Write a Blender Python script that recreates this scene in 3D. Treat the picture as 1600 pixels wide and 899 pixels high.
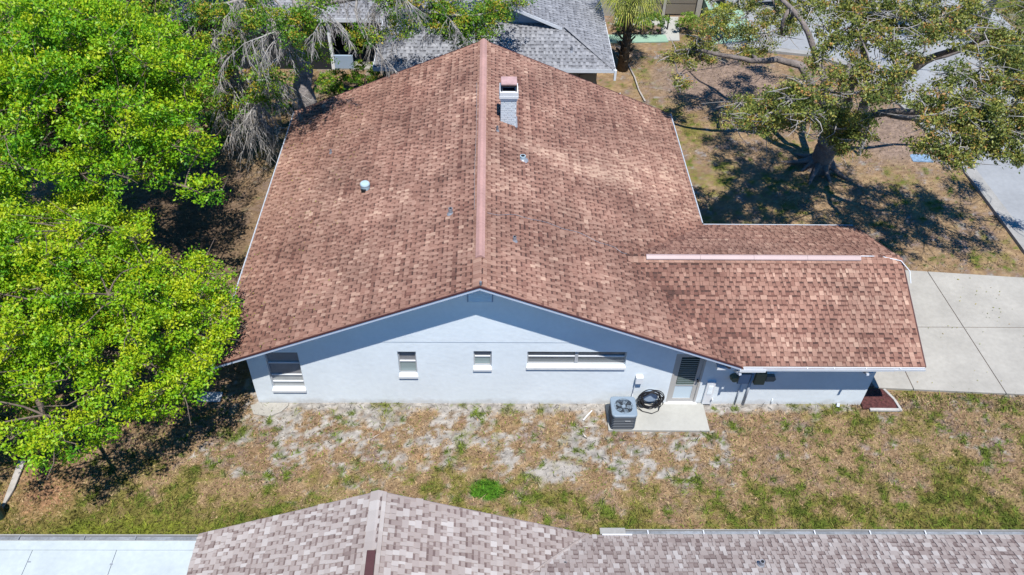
import bpy, math, random
import numpy as np
from mathutils import Vector, Matrix
S = bpy.context.scene
for o in list(bpy.data.objects): bpy.data.objects.remove(o)
random.seed(7); RNG = np.random.default_rng(7)

# ---------------------------------------------------------------- camera
cam_d = bpy.data.cameras.new("camera"); cam = bpy.data.objects.new("camera", cam_d)
S.collection.objects.link(cam); S.camera = cam
cam_d.sensor_width = 36; cam_d.lens = 36*1292.67/1600
cam_d.shift_x = 20.79/1600; cam_d.shift_y = 0.77/1600
cam_d.clip_start = .1; cam_d.clip_end = 2000
CAM = Vector((0.6956, -14.7322, 18.4391))
RX, RU, RF = (0.99990471,-0.00586254,0.01249806), (-0.0050379,0.68793845,0.72575155), (0.01285265,0.72574536,-0.68784336)
cam.matrix_world = Matrix(((RX[0],RU[0],-RF[0],CAM[0]),(RX[1],RU[1],-RF[1],CAM[1]),(RX[2],RU[2],-RF[2],CAM[2]),(0,0,0,1)))

# ---------------------------------------------------------------- light
SUN = Vector((-.11, .55, -1.38)).normalized()
w = bpy.data.worlds.new("World"); S.world = w; w.use_nodes = True
nt = w.node_tree; bg = nt.nodes["Background"]
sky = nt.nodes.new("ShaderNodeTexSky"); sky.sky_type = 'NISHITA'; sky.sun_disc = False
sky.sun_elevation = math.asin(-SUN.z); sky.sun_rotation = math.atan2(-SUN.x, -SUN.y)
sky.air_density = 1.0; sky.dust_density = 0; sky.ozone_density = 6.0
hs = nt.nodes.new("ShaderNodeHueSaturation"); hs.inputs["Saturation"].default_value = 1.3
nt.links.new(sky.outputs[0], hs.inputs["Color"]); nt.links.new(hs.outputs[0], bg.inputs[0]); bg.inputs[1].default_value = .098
sd = bpy.data.lights.new("sun", 'SUN'); sd.energy = 4.45; sd.angle = math.radians(.53); sd.color = (1, .955, .89)
so = bpy.data.objects.new("sun", sd); S.collection.objects.link(so)
so.rotation_euler = SUN.to_track_quat('-Z', 'Y').to_euler()
S.view_settings.view_transform = 'Standard'; S.view_settings.look = 'None'
S.view_settings.gamma = 1; S.view_settings.exposure = .86
S.render.engine = 'CYCLES'
S.cycles.max_bounces = 6; S.cycles.transparent_max_bounces = 4

# ---------------------------------------------------------------- materials
G = .72
def mat(name, col, rough=.8, bump=0, bscale=20, var=0, vscale=3, metal=0, tone=None, trans=0, spec=.3, detail=4, gx=None):
    """procedural material: colour, noise variation, optional per-piece tone ramp, bump"""
    m = bpy.data.materials.new(name); m.use_nodes = True
    n = m.node_tree.nodes; l = m.node_tree.links; b = n["Principled BSDF"]
    b.inputs["Roughness"].default_value = rough; b.inputs["Metallic"].default_value = metal
    b.inputs["Specular IOR Level"].default_value = spec
    geo = n.new("ShaderNodeNewGeometry")
    cur = None
    if tone:
        at = n.new("ShaderNodeAttribute"); at.attribute_name = "tone"
        r = n.new("ShaderNodeValToRGB"); r.color_ramp.interpolation = 'LINEAR'
        e = r.color_ramp.elements
        while len(e) < len(tone): e.new(.5)
        for i, (p, c) in enumerate(tone): e[i].position = p; e[i].color = (*c, 1)
        l.new(at.outputs["Fac"], r.inputs[0]); cur = r.outputs[0]
    else:
        rgb = n.new("ShaderNodeRGB"); rgb.outputs[0].default_value = (*[c*G for c in col], 1); cur = rgb.outputs[0]
    if var:
        for sc, a in ((vscale, var), (vscale*9, var*.6)):
            t = n.new("ShaderNodeTexNoise"); t.inputs["Scale"].default_value = sc; t.inputs["Detail"].default_value = detail
            l.new(geo.outputs["Position"], t.inputs["Vector"])
            mr = n.new("ShaderNodeMapRange"); mr.inputs[1].default_value = .3; mr.inputs[2].default_value = .7
            mr.inputs[3].default_value = 1-a; mr.inputs[4].default_value = 1+a
            l.new(t.outputs[0], mr.inputs[0])
            mx = n.new("ShaderNodeVectorMath"); mx.operation = 'SCALE'
            l.new(cur, mx.inputs[0]); l.new(mr.outputs[0], mx.inputs[3]); cur = mx.outputs[0]
    l.new(cur, b.inputs["Base Color"])
    if bump:
        t = n.new("ShaderNodeTexNoise"); t.inputs["Scale"].default_value = bscale; t.inputs["Detail"].default_value = 5
        l.new(geo.outputs["Position"], t.inputs["Vector"])
        bp = n.new("ShaderNodeBump"); bp.inputs["Strength"].default_value = 1; bp.inputs["Distance"].default_value = bump
        l.new(t.outputs[0], bp.inputs["Height"]); l.new(bp.outputs[0], b.inputs["Normal"])
    if trans:
        tr = n.new("ShaderNodeBsdfTranslucent"); l.new(cur, tr.inputs[0])
        ms = n.new("ShaderNodeMixShader"); ms.inputs[0].default_value = trans
        l.new(b.outputs[0], ms.inputs[1]); l.new(tr.outputs[0], ms.inputs[2])
        l.new(ms.outputs[0], n["Material Output"].inputs[0])
    return m
M = {}
M['stucco'] = mat('painted_stucco', (.85,.925,.97), .85, .006, 6, .045, .8)
def splash(m):
    # soil splashed on the foot of the wall, ragged upper edge
    n = m.node_tree.nodes; l = m.node_tree.links; b = n["Principled BSDF"]; src = b.inputs["Base Color"].links[0].from_socket
    geo = n.new("ShaderNodeNewGeometry"); sp = n.new("ShaderNodeSeparateXYZ"); l.new(geo.outputs["Position"], sp.inputs[0])
    t = n.new("ShaderNodeTexNoise"); t.inputs["Scale"].default_value = 2.2; t.inputs["Detail"].default_value = 8; t.inputs["Roughness"].default_value = .7; l.new(geo.outputs["Position"], t.inputs["Vector"])
    a = n.new("ShaderNodeMath"); a.operation = 'MULTIPLY_ADD'; l.new(t.outputs[0], a.inputs[0]); a.inputs[1].default_value = -.55; l.new(sp.outputs[2], a.inputs[2])
    r = n.new("ShaderNodeMapRange"); l.new(a.outputs[0], r.inputs[0]); r.inputs[1].default_value = -.26; r.inputs[2].default_value = -.08; r.inputs[3].default_value = .38; r.inputs[4].default_value = 0
    mx = n.new("ShaderNodeMix"); mx.data_type = 'RGBA'; l.new(r.outputs[0], mx.inputs[0]); l.new(src, mx.inputs[6]); mx.inputs[7].default_value = (.30,.25,.20,1); l.new(mx.outputs[2], b.inputs["Base Color"])
splash(M['stucco'])
M['white'] = mat('white_paint', (.82,.85,.88), .5, 0, 1, .03, 4)
M['white_chipped'] = mat('chipped_white_sill', (.84,.85,.86), .6, .004, 30, .06, 8)
M['fascia'] = mat('pale_blue_fascia_paint', (.55,.62,.74), .6, 0, 1, .05, 3)
M['spout'] = mat('greyish_spout', (.50,.55,.62), .6)
M['taupe_edge'] = mat('taupe_metal_edge', (.22,.18,.18), .6)
M['edging'] = mat('rough_white_edging', (.45,.44,.42), .9, .01, 20, .15, 6)
M['maroon'] = mat('maroon_drip_edge', (.085,.035,.035), .45, 0, 1, .1, 5)
M['pink_metal'] = mat('salmon_ridge_vent', (.46,.27,.235), .6, 0, 1, .12, 1.3)
M['pale_metal'] = mat('pale_pink_ridge_vent', (.45,.34,.33), .5, 0, 1, .05, 2)
M['alu'] = mat('white_aluminium_gutter', (.70,.73,.77), .4, 0, 1, .05, 3)
M['gutter_in'] = mat('grey_gutter_inside', (.22,.24,.27), .6, 0, 1, .3, 2.5)  # mottled mid grey for the gutter troughs
M['greyblue'] = mat('greyblue_paint', (.32,.42,.55), .6)
M['vent_blue'] = mat('vent_paint_blue', (.42,.55,.62), .5)
M['galv'] = mat('galvanised_metal', (.34,.36,.40), .45, 0, 1, .15, 9, metal=.3)
M['lead'] = mat('dull_lead_pipe', (.18,.19,.22), .6)
M['dark'] = mat('black_opening', (.012,.013,.016), .8)
M['frame'] = mat('beige_door_frame', (.50,.49,.47), .5)
M['alu_frame'] = mat('aluminium_window_frame', (.46,.48,.50), .4)
M['door_panel'] = mat('pale_door_panel', (.62,.74,.82), .5)
M['louvre_green'] = mat('dark_green_glass_louvre', (.035,.055,.045), .8, spec=.1)
M['glass'] = mat('window_glass', (.16,.18,.19), .08, spec=.7)
M['glass_pale'] = mat('frosted_glass', (.30,.38,.38), .25, spec=.6)
M['blind'] = mat('grey_window_blind', (.27,.27,.28), .6, 0, 1, .12, 5)
M['blind2'] = mat('pale_grey_blind', (.42,.44,.44), .6, 0, 1, .1, 5)
M['concrete'] = mat('pale_concrete', (.38,.365,.33), .9, .003, 40, .10, .9)
M['concrete2'] = mat('bright_concrete', (.42,.42,.39), .9, .003, 40, .07, .9)
M['kerb'] = mat('weathered_kerb_concrete', (.32,.315,.30), .9, .004, 30, .12, 2)
M['asphalt'] = mat('pale_weathered_asphalt', (.30,.315,.33), .9, .004, 60, .09, .7)
M['green_paint'] = mat('mint_green_painted_concrete', (.27,.42,.32), .8, 0, 1, .08, 2)
M['mulch'] = mat('dark_red_mulch', (.10,.035,.032), .95, .03, 45, .5, 14)
M['white_roof'] = mat('white_coated_flat_roof', (.47,.525,.54), .55, .003, 12, .08, 1.0)
M['rubber'] = mat('black_rubber', (.018,.018,.022), .45)
M['ac_body'] = mat('dark_ac_cabinet', (.05,.065,.085), .5)
M['ac_top'] = mat('pale_blue_ac_lid', (.23,.30,.375), .4)
M['silver'] = mat('silver_plate', (.62,.66,.70), .35, metal=.3)
M['meter'] = mat('grey_electrical_box', (.20,.215,.20), .6)
M['olive_box'] = mat('olive_grey_electrical_box', (.17,.185,.12), .6)
M['brick_paint'] = mat('grey_painted_brick', (.64,.69,.73), .75, .003, 40, .06, 5)
M['chimney_white'] = mat('chimney_white_crown', (.66,.68,.70), .7, 0, 1, .08, 5)
M['chimney_pink'] = mat('stained_pink_slab', (.46,.30,.29), .8, 0, 1, .15, 6)
M['tan_wall'] = mat('tan_wall_paint', (.42,.33,.22), .85, .004, 12, .05, 1)
M['garage_taupe'] = mat('taupe_garage_door', (.20,.175,.14), .6, 0, 1, .04, 2)
M['porch_shade'] = mat('painted_porch_shade', (.02,.024,.03), .7)  # porch shade put in as a near-black colour on its walls
M['wood'] = mat('weathered_wood', (.42,.39,.36), .9, .003, 20, .15, 5)
M['pole'] = mat('weathered_pole_wood', (.40,.37,.35), .9, .01, 12, .12, 2)
M['twigmat'] = mat('pale_grey_twigs', (.33,.31,.29), .9, 0, 1, .38, 3)
M['bark_grey'] = mat('grey_bark', (.32,.29,.28), .95, .04, 9, .3, 3)
M['bark_oak'] = mat('oak_bark', (.20,.17,.155), .95, .05, 9, .35, 2.5)
M['bark_brown'] = mat('brown_bark', (.17,.13,.105), .95, .03, 10, .3, 3)
M['palm_trunk'] = mat('palm_boots', (.12,.09,.06), .95, .03, 12, .35, 6)
M['black_green'] = mat('dark_green_bin', (.03,.07,.06), .5)
M['blue_tag'] = mat('pale_blue_lid', (.20,.30,.42), .6, 0, 1, .35, 9)
M['car_blue'] = mat('dark_blue_car_paint', (.03,.05,.09), .2, spec=.6)
M['car_silver'] = mat('silver_car_paint', (.45,.46,.48), .25, spec=.6)
M['car_glass'] = mat('car_glass', (.02,.03,.05), .05, spec=.8)
M['red_lamp'] = mat('red_tail_lamp', (.6,.01,.02), .3)
ROOF_RED = [(0,(.05,.026,.021)), (.25,(.118,.054,.040)), (.5,(.198,.107,.079)), (.75,(.255,.152,.114)), (1,(.35,.232,.172))]
ROOF_GREY = [(0,(.105,.074,.068)), (.25,(.160,.122,.112)), (.5,(.232,.192,.176)), (.75,(.282,.247,.230)), (1,(.34,.312,.295))]
ROOF_SLATE = [(0,(.06,.062,.07)), (.5,(.175,.18,.195)), (1,(.26,.265,.28))]
M['shingle_red'] = mat('terracotta_shingle', None, .9, .002, 90, .19, .55, tone=ROOF_RED)
M['shingle_pink'] = mat('faded_pinkgrey_shingle', None, .9, .002, 90, .05, .6, tone=ROOF_GREY)
M['shingle_slate'] = mat('slate_grey_shingle', None, .9, .002, 60, .10, .6, tone=ROOF_SLATE)
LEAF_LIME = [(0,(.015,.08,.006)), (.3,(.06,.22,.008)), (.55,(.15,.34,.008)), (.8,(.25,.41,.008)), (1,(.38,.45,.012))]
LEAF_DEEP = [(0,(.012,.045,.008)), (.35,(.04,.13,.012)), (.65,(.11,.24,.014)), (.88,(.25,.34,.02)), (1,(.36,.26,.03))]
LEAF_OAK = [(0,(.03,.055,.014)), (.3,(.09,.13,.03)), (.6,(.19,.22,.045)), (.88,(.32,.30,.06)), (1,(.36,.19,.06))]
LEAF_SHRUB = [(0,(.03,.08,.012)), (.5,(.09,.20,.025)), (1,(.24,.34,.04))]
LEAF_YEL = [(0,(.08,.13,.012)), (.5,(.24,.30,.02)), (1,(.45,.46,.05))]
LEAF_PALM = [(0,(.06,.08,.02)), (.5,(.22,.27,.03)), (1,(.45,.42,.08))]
for k, r in (('lime',LEAF_LIME),('deep',LEAF_DEEP),('oakleaf',LEAF_OAK),('shrub',LEAF_SHRUB),('yellow',LEAF_YEL),('palm',LEAF_PALM)):
    M[k] = mat(k+'_leaf', None, .5, tone=r, trans=.32, spec=.35)

def vcol_mat(name, rough=.95, bump=.02, bs=25, trans=0, fine=.22):
    m = bpy.data.materials.new(name); m.use_nodes = True
    n = m.node_tree.nodes; l = m.node_tree.links; b = n["Principled BSDF"]
    b.inputs["Roughness"].default_value = rough; b.inputs["Specular IOR Level"].default_value = .15
    at = n.new("ShaderNodeAttribute"); at.attribute_name = "col"; geo = n.new("ShaderNodeNewGeometry"); cur = at.outputs["Color"]
    for sc, a in ((6, fine*.6), (38, fine)):
        t = n.new("ShaderNodeTexNoise"); t.inputs["Scale"].default_value = sc; t.inputs["Detail"].default_value = 6; t.inputs["Roughness"].default_value = .7
        l.new(geo.outputs["Position"], t.inputs["Vector"])
        mr = n.new("ShaderNodeMapRange"); mr.inputs[1].default_value = .3; mr.inputs[2].default_value = .7; mr.inputs[3].default_value = 1-a; mr.inputs[4].default_value = 1+a
        l.new(t.outputs[0], mr.inputs[0]); mx = n.new("ShaderNodeVectorMath"); mx.operation = 'SCALE'
        l.new(cur, mx.inputs[0]); l.new(mr.outputs[0], mx.inputs[3]); cur = mx.outputs[0]
    l.new(cur, b.inputs["Base Color"])
    if bump:
        t = n.new("ShaderNodeTexNoise"); t.inputs["Scale"].default_value = bs; t.inputs["Detail"].default_value = 6
        l.new(geo.outputs["Position"], t.inputs["Vector"]); bp = n.new("ShaderNodeBump"); bp.inputs["Distance"].default_value = bump
        l.new(t.outputs[0], bp.inputs["Height"]); l.new(bp.outputs[0], b.inputs["Normal"])
    return m
M['lawn'] = vcol_mat('dry_lawn'); M['grass'] = vcol_mat('grass_blade', .8, 0, fine=.1)

# ---------------------------------------------------------------- helpers
def tag(o, label=None, cat=None, group=None, kind=None):
    if label: o["label"] = label
    if cat: o["category"] = cat
    if group: o["group"] = group
    if kind: o["kind"] = kind
    return o
def mesh_np(name, V, F, material, tone=None, col=None, smooth=False):
    """V (n,3); F (m,k) constant k"""
    V = np.asarray(V, dtype=np.float32); F = np.asarray(F, dtype=np.int32); k = F.shape[1]
    me = bpy.data.meshes.new(name); me.vertices.add(len(V)); me.vertices.foreach_set("co", V.ravel())
    me.loops.add(F.size); me.loops.foreach_set("vertex_index", F.ravel())
    me.polygons.add(len(F)); me.polygons.foreach_set("loop_start", np.arange(0, F.size, k, dtype=np.int32))
    if smooth: me.polygons.foreach_set("use_smooth", np.ones(len(F), dtype=bool))
    if tone is not None:
        a = me.attributes.new("tone", 'FLOAT', 'FACE'); a.data.foreach_set("value", np.asarray(tone, dtype=np.float32))
    if col is not None:
        dom = 'POINT' if len(col) == len(V) else 'FACE'
        a = me.attributes.new("col", 'FLOAT_COLOR', dom); c = np.ones((len(col), 4), dtype=np.float32); c[:, :3] = col
        a.data.foreach_set("color", c.ravel())
    me.update(calc_edges=True); me.materials.append(material); return me
def link(name, me, parent=None, loc=None):
    o = bpy.data.objects.new(name, me); S.collection.objects.link(o)
    if parent is not None: o.parent = parent
    if loc is not None: o.location = loc
    return o
def empty(name, loc, label=None, cat=None, group=None, rz=0):
    o = bpy.data.objects.new(name, None); S.collection.objects.link(o); o.empty_display_size = .3
    o.location = loc; o.rotation_euler = (0, 0, rz); return tag(o, label, cat, group)
class MB:
    def __init__(s): s.v = []; s.f = []; s.t = []
    def add(s, vs, fs, tone=.5):
        b = len(s.v); s.v += [tuple(v) for v in vs]; s.f += [tuple(b+i for i in f) for f in fs]; s.t += [tone]*len(fs); return s
    def box(s, x0, x1, y0, y1, z0, z1, tone=.5):
        return s.add([(x0,y0,z0),(x1,y0,z0),(x1,y1,z0),(x0,y1,z0),(x0,y0,z1),(x1,y0,z1),(x1,y1,z1),(x0,y1,z1)],
              [(0,3,2,1),(4,5,6,7),(0,1,5,4),(1,2,6,5),(2,3,7,6),(3,0,4,7)], tone)
    def prism(s, poly, d, tone=.5):
        """poly: list of 3D points, extruded by vector d"""
        n = len(poly); d = Vector(d); P = [Vector(p) for p in poly]
        return s.add(P+[p+d for p in P], [tuple(range(n))[::-1], tuple(range(n, 2*n))]+[(i,(i+1)%n,n+(i+1)%n,n+i) for i in range(n)], tone)
    def beam(s, a, b, wd, h, up=(0,0,1), tone=.5):
        a = Vector(a); b = Vector(b); d = (b-a).normalized(); sd_ = d.cross(Vector(up)).normalized()*wd/2; u = sd_.cross(d).normalized()*h/2
        V = [p+i*sd_+j*u for p in (a, b) for i, j in ((-1,-1),(1,-1),(1,1),(-1,1))]
        return s.add(V, [(0,1,2,3),(7,6,5,4),(0,4,5,1),(1,5,6,2),(2,6,7,3),(3,7,4,0)], tone)
    def tube(s, pts, r, n=8, caps=True, tone=.5):
        P = [Vector(p) for p in pts]; rr = r if isinstance(r, (list, tuple)) else [r]*len(P); b = len(s.v)
        ref = None
        for i, p in enumerate(P):
            d = (P[min(i+1,len(P)-1)]-P[max(i-1,0)])
            d = d.normalized() if d.length > 1e-9 else Vector((0,0,1))
            if ref is None: ref = d.orthogonal().normalized()
            ref = (ref-d*ref.dot(d)); ref = ref.normalized() if ref.length > 1e-6 else d.orthogonal().normalized()
            q = d.cross(ref)
            for k in range(n):
                a = 2*math.pi*k/n; s.v.append(tuple(p+(ref*math.cos(a)+q*math.sin(a))*rr[i]))
        for i in range(len(P)-1):
            for k in range(n):
                s.f.append((b+i*n+k, b+i*n+(k+1)%n, b+(i+1)*n+(k+1)%n, b+(i+1)*n+k)); s.t.append(tone)
        if caps:
            s.f.append(tuple(b+k for k in range(n))[::-1]); s.f.append(tuple(b+(len(P)-1)*n+k for k in range(n))); s.t += [tone]*2
        return s
    def lathe(s, prof, c, n=24, tone=.5):
        return s.tube([(c[0], c[1], c[2]+z) for r, z in prof], [r for r, z in prof], n, True, tone)
    def build(s, name, m, parent=None, smooth=False, bevel=0, loc=None):
        me = bpy.data.meshes.new(name); me.from_pydata(s.v, [], s.f)
        if smooth: me.polygons.foreach_set("use_smooth", [True]*len(s.f))
        a = me.attributes.new("tone", 'FLOAT', 'FACE'); a.data.foreach_set("value", s.t)
        me.materials.append(m); me.update(); o = link(name, me, parent, loc)
        if bevel:
            bv = o.modifiers.new("bevel", 'BEVEL'); bv.width = bevel; bv.segments = 2; bv.limit_method = 'ANGLE'
        return o
def box(name, m, parent, x0, x1, y0, y1, z0, z1, bevel=0): return MB().box(x0,x1,y0,y1,z0,z1).build(name, m, parent, bevel=bevel)
def vnoise(x, y, seed=0):
    """value noise, numpy"""
    xi = np.floor(x).astype(np.int64); yi = np.floor(y).astype(np.int64); fx = x-xi; fy = y-yi
    def h(a, b):
        n = (a*374761393+b*668265263+seed*2147483647+1013) & 0xffffffff; n = ((n ^ (n >> 13))*1274126177) & 0xffffffff
        return ((n ^ (n >> 16)) & 0xffff)/65535.
    u = fx*fx*(3-2*fx); v = fy*fy*(3-2*fy)
    return (h(xi,yi)*(1-u)+h(xi+1,yi)*u)*(1-v)+(h(xi,yi+1)*(1-u)+h(xi+1,yi+1)*u)*v
def fbm(x, y, sc, seed=0, oct=4):
    r = 0; a = 1; t = 0
    for i in range(oct): r = r+a*vnoise(x*sc*2**i+17*i, y*sc*2**i-9*i, seed+i); t += a; a *= .55
    return r/t
# ---------------------------------------------------------------- shingles
PIECES = {}
WCL = (.07, .09, .112, .138, .185)
NT = 12
def tab_geo(wd, e, kind, dk=-.36):
    """one asphalt tab lying on its course: x along course, y up the slope, z out"""
    t = .020 if kind == 'tooth' else .008; L = e*1.12; g = wd/2-.004; tt = .006 if kind == 'tooth' else 0.002
    V = [(-g,0,0),(g,0,0),(g,0,t),(-g,0,t),(g,L,tt),(-g,L,tt)]
    if kind == 'tooth': return V, [(0,1,2,3),(3,2,4,5),(1,4,2),(0,3,5)], (0,0,0,0)
    m = e*.62; h = t+(tt-t)*m/L
    V += [(g,m,h),(-g,m,h)]
    return V, [(0,1,2,3),(3,2,6,7),(7,6,4,5),(1,4,6,2),(0,3,7,5)], (0,0,dk,0,0)
def piece(kind, wi, ti, e, m):
    k = (kind, wi, ti, round(e,3), m.name)
    if k not in PIECES:
        V, F, dt = tab_geo(WCL[wi], e, kind); me = bpy.data.meshes.new("shingle"); me.from_pydata(V, [], F)
        a = me.attributes.new("tone", 'FLOAT', 'FACE'); a.data.foreach_set("value", [min(1,max(0,(ti+.5)/NT+d)) for d in dt])
        me.materials.append(m); me.update(); PIECES[k] = me
    return PIECES[k]
def shingle_slopes(root, m, slopes, e=.135, single=300, mean=.45, spread=.2, tone_shift=None, fall=None, seed=1, contrast=.115):
    """slopes: (origin, u, v, length, height, clip). Nearest `single` tabs are parts, the rest one stuff part"""
    R = random.Random(seed); tabs = []
    for (o, u, v, L, H, clip) in slopes:
        o = Vector(o); u = Vector(u).normalized(); v = Vector(v).normalized(); nrm = u.cross(v)
        if nrm.z < 0: nrm = -nrm; flip = True
        else: flip = False
        c = 0
        while c*e < H:
            x = -R.uniform(0, .3); tooth = R.random() < .5
            courset = R.gauss(0, .035)
            run = R.gauss(0, .06); left = R.randint(3, 7)
            while x < L:
                wi = R.choices(range(5), (2,3,4,3,1) if tooth else (3,4,3,1,0))[0]; wd = WCL[wi]
                left -= 1
                if left < 0: run = R.gauss(0, .07); left = R.randint(3, 7)
                xc = x+wd/2
                if xc > wd*.35 and xc < L-wd*.35 and (clip is None or clip(*(o+u*xc+v*(c*e+e*.5)))):
                    p = o+u*xc+v*(c*e)+nrm*(.002)
                    tn = mean+courset+run+R.gauss(0, spread*.4)+(contrast*.4 if tooth else -contrast*.4)
                    if tooth and R.random() < .22: tn += contrast*1.5
                    if tone_shift: tn += tone_shift(p.x, p.y)
                    tabs.append((p, u, v, nrm, 'tooth' if tooth else 'gap', wi, min(.999, max(0, tn)), flip))
                x += wd; tooth = not tooth if R.random() < .86 else tooth
            c += 1
    def inview(p):
        d = p-CAM; zf = d.dot(Vector(RF)); xx = d.dot(Vector(RX))/zf*1292.67-20.79; yy = d.dot(Vector(RU))/zf*1292.67
        return abs(xx) < 795 and abs(yy) < 445
    order = sorted(range(len(tabs)), key=lambda i: (tabs[i][0]-CAM).length+(0 if inview(tabs[i][0]) else 1000))
    solo = set(order[:single]); V = []; T4 = []; tone4 = []; T3 = []; tone3 = []; allF = []; allT = []
    for i, (p, u, v, nrm, kind, wi, tn, flip) in enumerate(tabs):
        if i in solo:
            oo = link("shingle", piece(kind, wi, int(tn*NT), e, m), root)
            ux = u if not flip else -u
            oo.matrix_world = Matrix(((ux.x,v.x,nrm.x,p.x),(ux.y,v.y,nrm.y,p.y),(ux.z,v.z,nrm.z,p.z),(0,0,0,1)))
            continue
        gv, gf, dt = tab_geo(WCL[wi], e, kind); b = len(V); ux = u if not flip else -u
        V += [tuple(p+ux*q[0]+v*q[1]+nrm*q[2]) for q in gv]
        allF += [tuple(b+k for k in f) for f in gf]; allT += [min(1,max(0,tn+d)) for d in dt]
    if V:
        me = bpy.data.meshes.new("shingle_field"); me.from_pydata(V, [], allF)
        a = me.attributes.new("tone", 'FLOAT', 'FACE'); a.data.foreach_set("value", allT); me.materials.append(m); me.update()
        tag(link("shingle_field", me, root), kind='stuff')
def ridge_caps(root, m, a, b, wd=.15, step=.14, slope=.4158, seed=3, mean=.5, name='ridge_cap', sd=.1):
    """folded cap shingles along a ridge or hip from a to b"""
    R = random.Random(seed); a = Vector(a); b = Vector(b); n = max(1, int((b-a).length/step)); d = (b-a)/n
    sd_ = d.cross(Vector((0,0,1))).normalized(); mb = MB()
    for i in range(n):
        p = a+d*i; q = p+d*1.15; h = .03; lo = wd*slope*.85
        V = [p-sd_*wd+Vector((0,0,h-lo)), p+Vector((0,0,h+.012)), p+sd_*wd+Vector((0,0,h-lo)), q-sd_*wd+Vector((0,0,h-lo-.012)), q+Vector((0,0,h)), q+sd_*wd+Vector((0,0,h-lo-.012)), p-sd_*wd+Vector((0,0,h-lo-.03)), p+Vector((0,0,h-.02)), p+sd_*wd+Vector((0,0,h-lo-.03))]
        mb.add(V, [(0,1,4,3),(1,2,5,4),(6,7,1,0),(7,8,2,1)], min(1,max(0,R.gauss(mean,sd))))
    return mb.build(name, m, root)
def deck(root, m, poly, th=.1, name='roof_deck'):
    return MB().prism(poly, (0,0,-th)).build(name, m, root)

# ---------------------------------------------------------------- ground
SL = .4158
def kerb_pts():
    return [(19.6,-60),(19.3,0),(19.22,6.96),(19.13,11.64),(18.7,14.21),(18.45,15.68),(17.99,17.52),(17.41,19.2),(16.03,20.49),(13.14,21.1),(11.9,21.3)]
def ground_colour(X, Y):
    n1 = fbm(X, Y, .55, 1); n2 = fbm(X, Y, 1.7, 5); n3 = fbm(X, Y, 5.5, 9); n4 = fbm(X+30, Y, 1.3, 14); n5 = fbm(X, Y, 3.2, 21); n6 = fbm(X*1.0+7, Y*1.7, 9., 33, 3); n7 = fbm(X, Y, 2.4, 41, 3)
    tan = np.array((.205,.130,.076)); straw = np.array((.255,.180,.100)); sand = np.array((.268,.25,.228)); olive = np.array((.140,.125,.034)); green = np.array((.068,.092,.014)); rust = np.array((.225,.118,.062)); dirt = np.array((.20,.145,.112)); mauve = np.array((.150,.108,.090))
    def mix(C, c, f): f = np.clip(f, 0, 1)[..., None]; return C*(1-f)+np.asarray(c)*f
    C = tan*(1-n2[..., None])+straw*n2[..., None]
    C = mix(C, straw, (n6-.5)*5)
    C = mix(C, rust, (n5*.6+n6*.4-.54)*6*(Y < 0)*np.clip((9-X)/6, .25, 1))
    C = mix(C, mauve, (n7*.5+n6*.5-.49)*6)
    # bare sand between the houses, thickest along the wall
    band = np.exp(-(np.clip(-Y-1.2, 0, 9)/1.5)**2)*np.clip((8.8-X)/3, .12, 1)*np.clip((X+8)/2, 0, 1)*(Y < 1)
    sandm = (n2*.35+n3*.35+n6*.15+n7*.15-.60+.125*band)*12*(band > .02)
    hot = np.exp(-(((X-2.9)/1.9)**2+((Y+1.9)/.75)**2))+np.exp(-(((X+4.6)/1.3)**2+((Y+.9)/.6)**2)); sandm = np.maximum(sandm, (n2*.4+n3*.4+n6*.2-.555+.13*hot)*14*(hot > .12))
    sandm = np.maximum(sandm, (.10+.35*n3+.25*n7-.05*(X > 7)+Y)*6*(Y < 1)*(X > -5.5)*(X < 11)*.8)
    C = mix(C, sand*(.88+.24*n6[..., None]), sandm)
    C = mix(C, sand*.9, (n3*.45+n7*.4+n6*.15-.60)*9*((X > 8) | (Y > 2)))
    g = np.clip((-Y-1.5)/2.6, 0, 1)*.19+np.clip((X-7)/5, 0, 1)*.05*(Y < 1)+.03*((Y > 5) & (X > 7))
    C = mix(C, olive, (n1*.25+n5*.35+n6*.2+n4*.2-.555+g)*9)
    C = mix(C, green, (n4*.15+n5*.4+n3*.3+n6*.15-.60+g*.42)*13)
    C = mix(C, green*1.3, (n7*.45+n3*.55-.645+g*.2)*18*(Y < .3))
    cl = np.exp(-(((X-.68)/.52)**2+((Y+2.83)/.36)**2)); C = mix(C, np.array((.045,.12,.008)), (cl*1.6+n3*.6-.9)*4)
    gl = np.exp(-(((X+8)/3.2)**2+((Y+4.1)/.7)**2)); C = mix(C, np.array((.125,.145,.018)), (gl*.8+n3*.4+n6*.3-.80)*3)
    md = np.maximum(np.exp(-(((X-11)/3.)**2+((Y-18.2)/2.2)**2)), np.exp(-(((X-16.8)/1.6)**2+((Y-14)/2.4)**2)))
    C = mix(C, dirt, (md*1.5-.45+n2*.3)*1.6)
    lf = np.exp(-(((X+9.5)/3.4)**2+((Y-6)/7.5)**2)); C = mix(C, (.12,.082,.055), (lf*1.1+n2*.4-.5)*1.3)
    C = mix(C, (.06,.088,.017), ((n3*.5+n1*.5-.47)*4+.2)*(np.exp(-(((X+6)/5)**2+((Y-15)/2.5)**2))))
    C = mix(C, (.26,.145,.085), (np.exp(-(((X+10.6)/1.3)**2+((Y+2.9)/1.2)**2))*.8+n6*.5-.6)*2.2)
    C = mix(C, sand*.95, (np.exp(-(((X+8.3)/3)**2+((Y-3)/3.5)**2))*.5+n3*.4+n6*.3-.80)*5*(X < -6.2))
    C = mix(C, (.042,.082,.016), np.clip((X-26.5)/1.0, 0, 1)+np.clip((Y-30)/2, 0, 1))
    return C*.86*(.74+.52*np.clip((n6-.5)*2.4+.5,0,1))[..., None]
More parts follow.
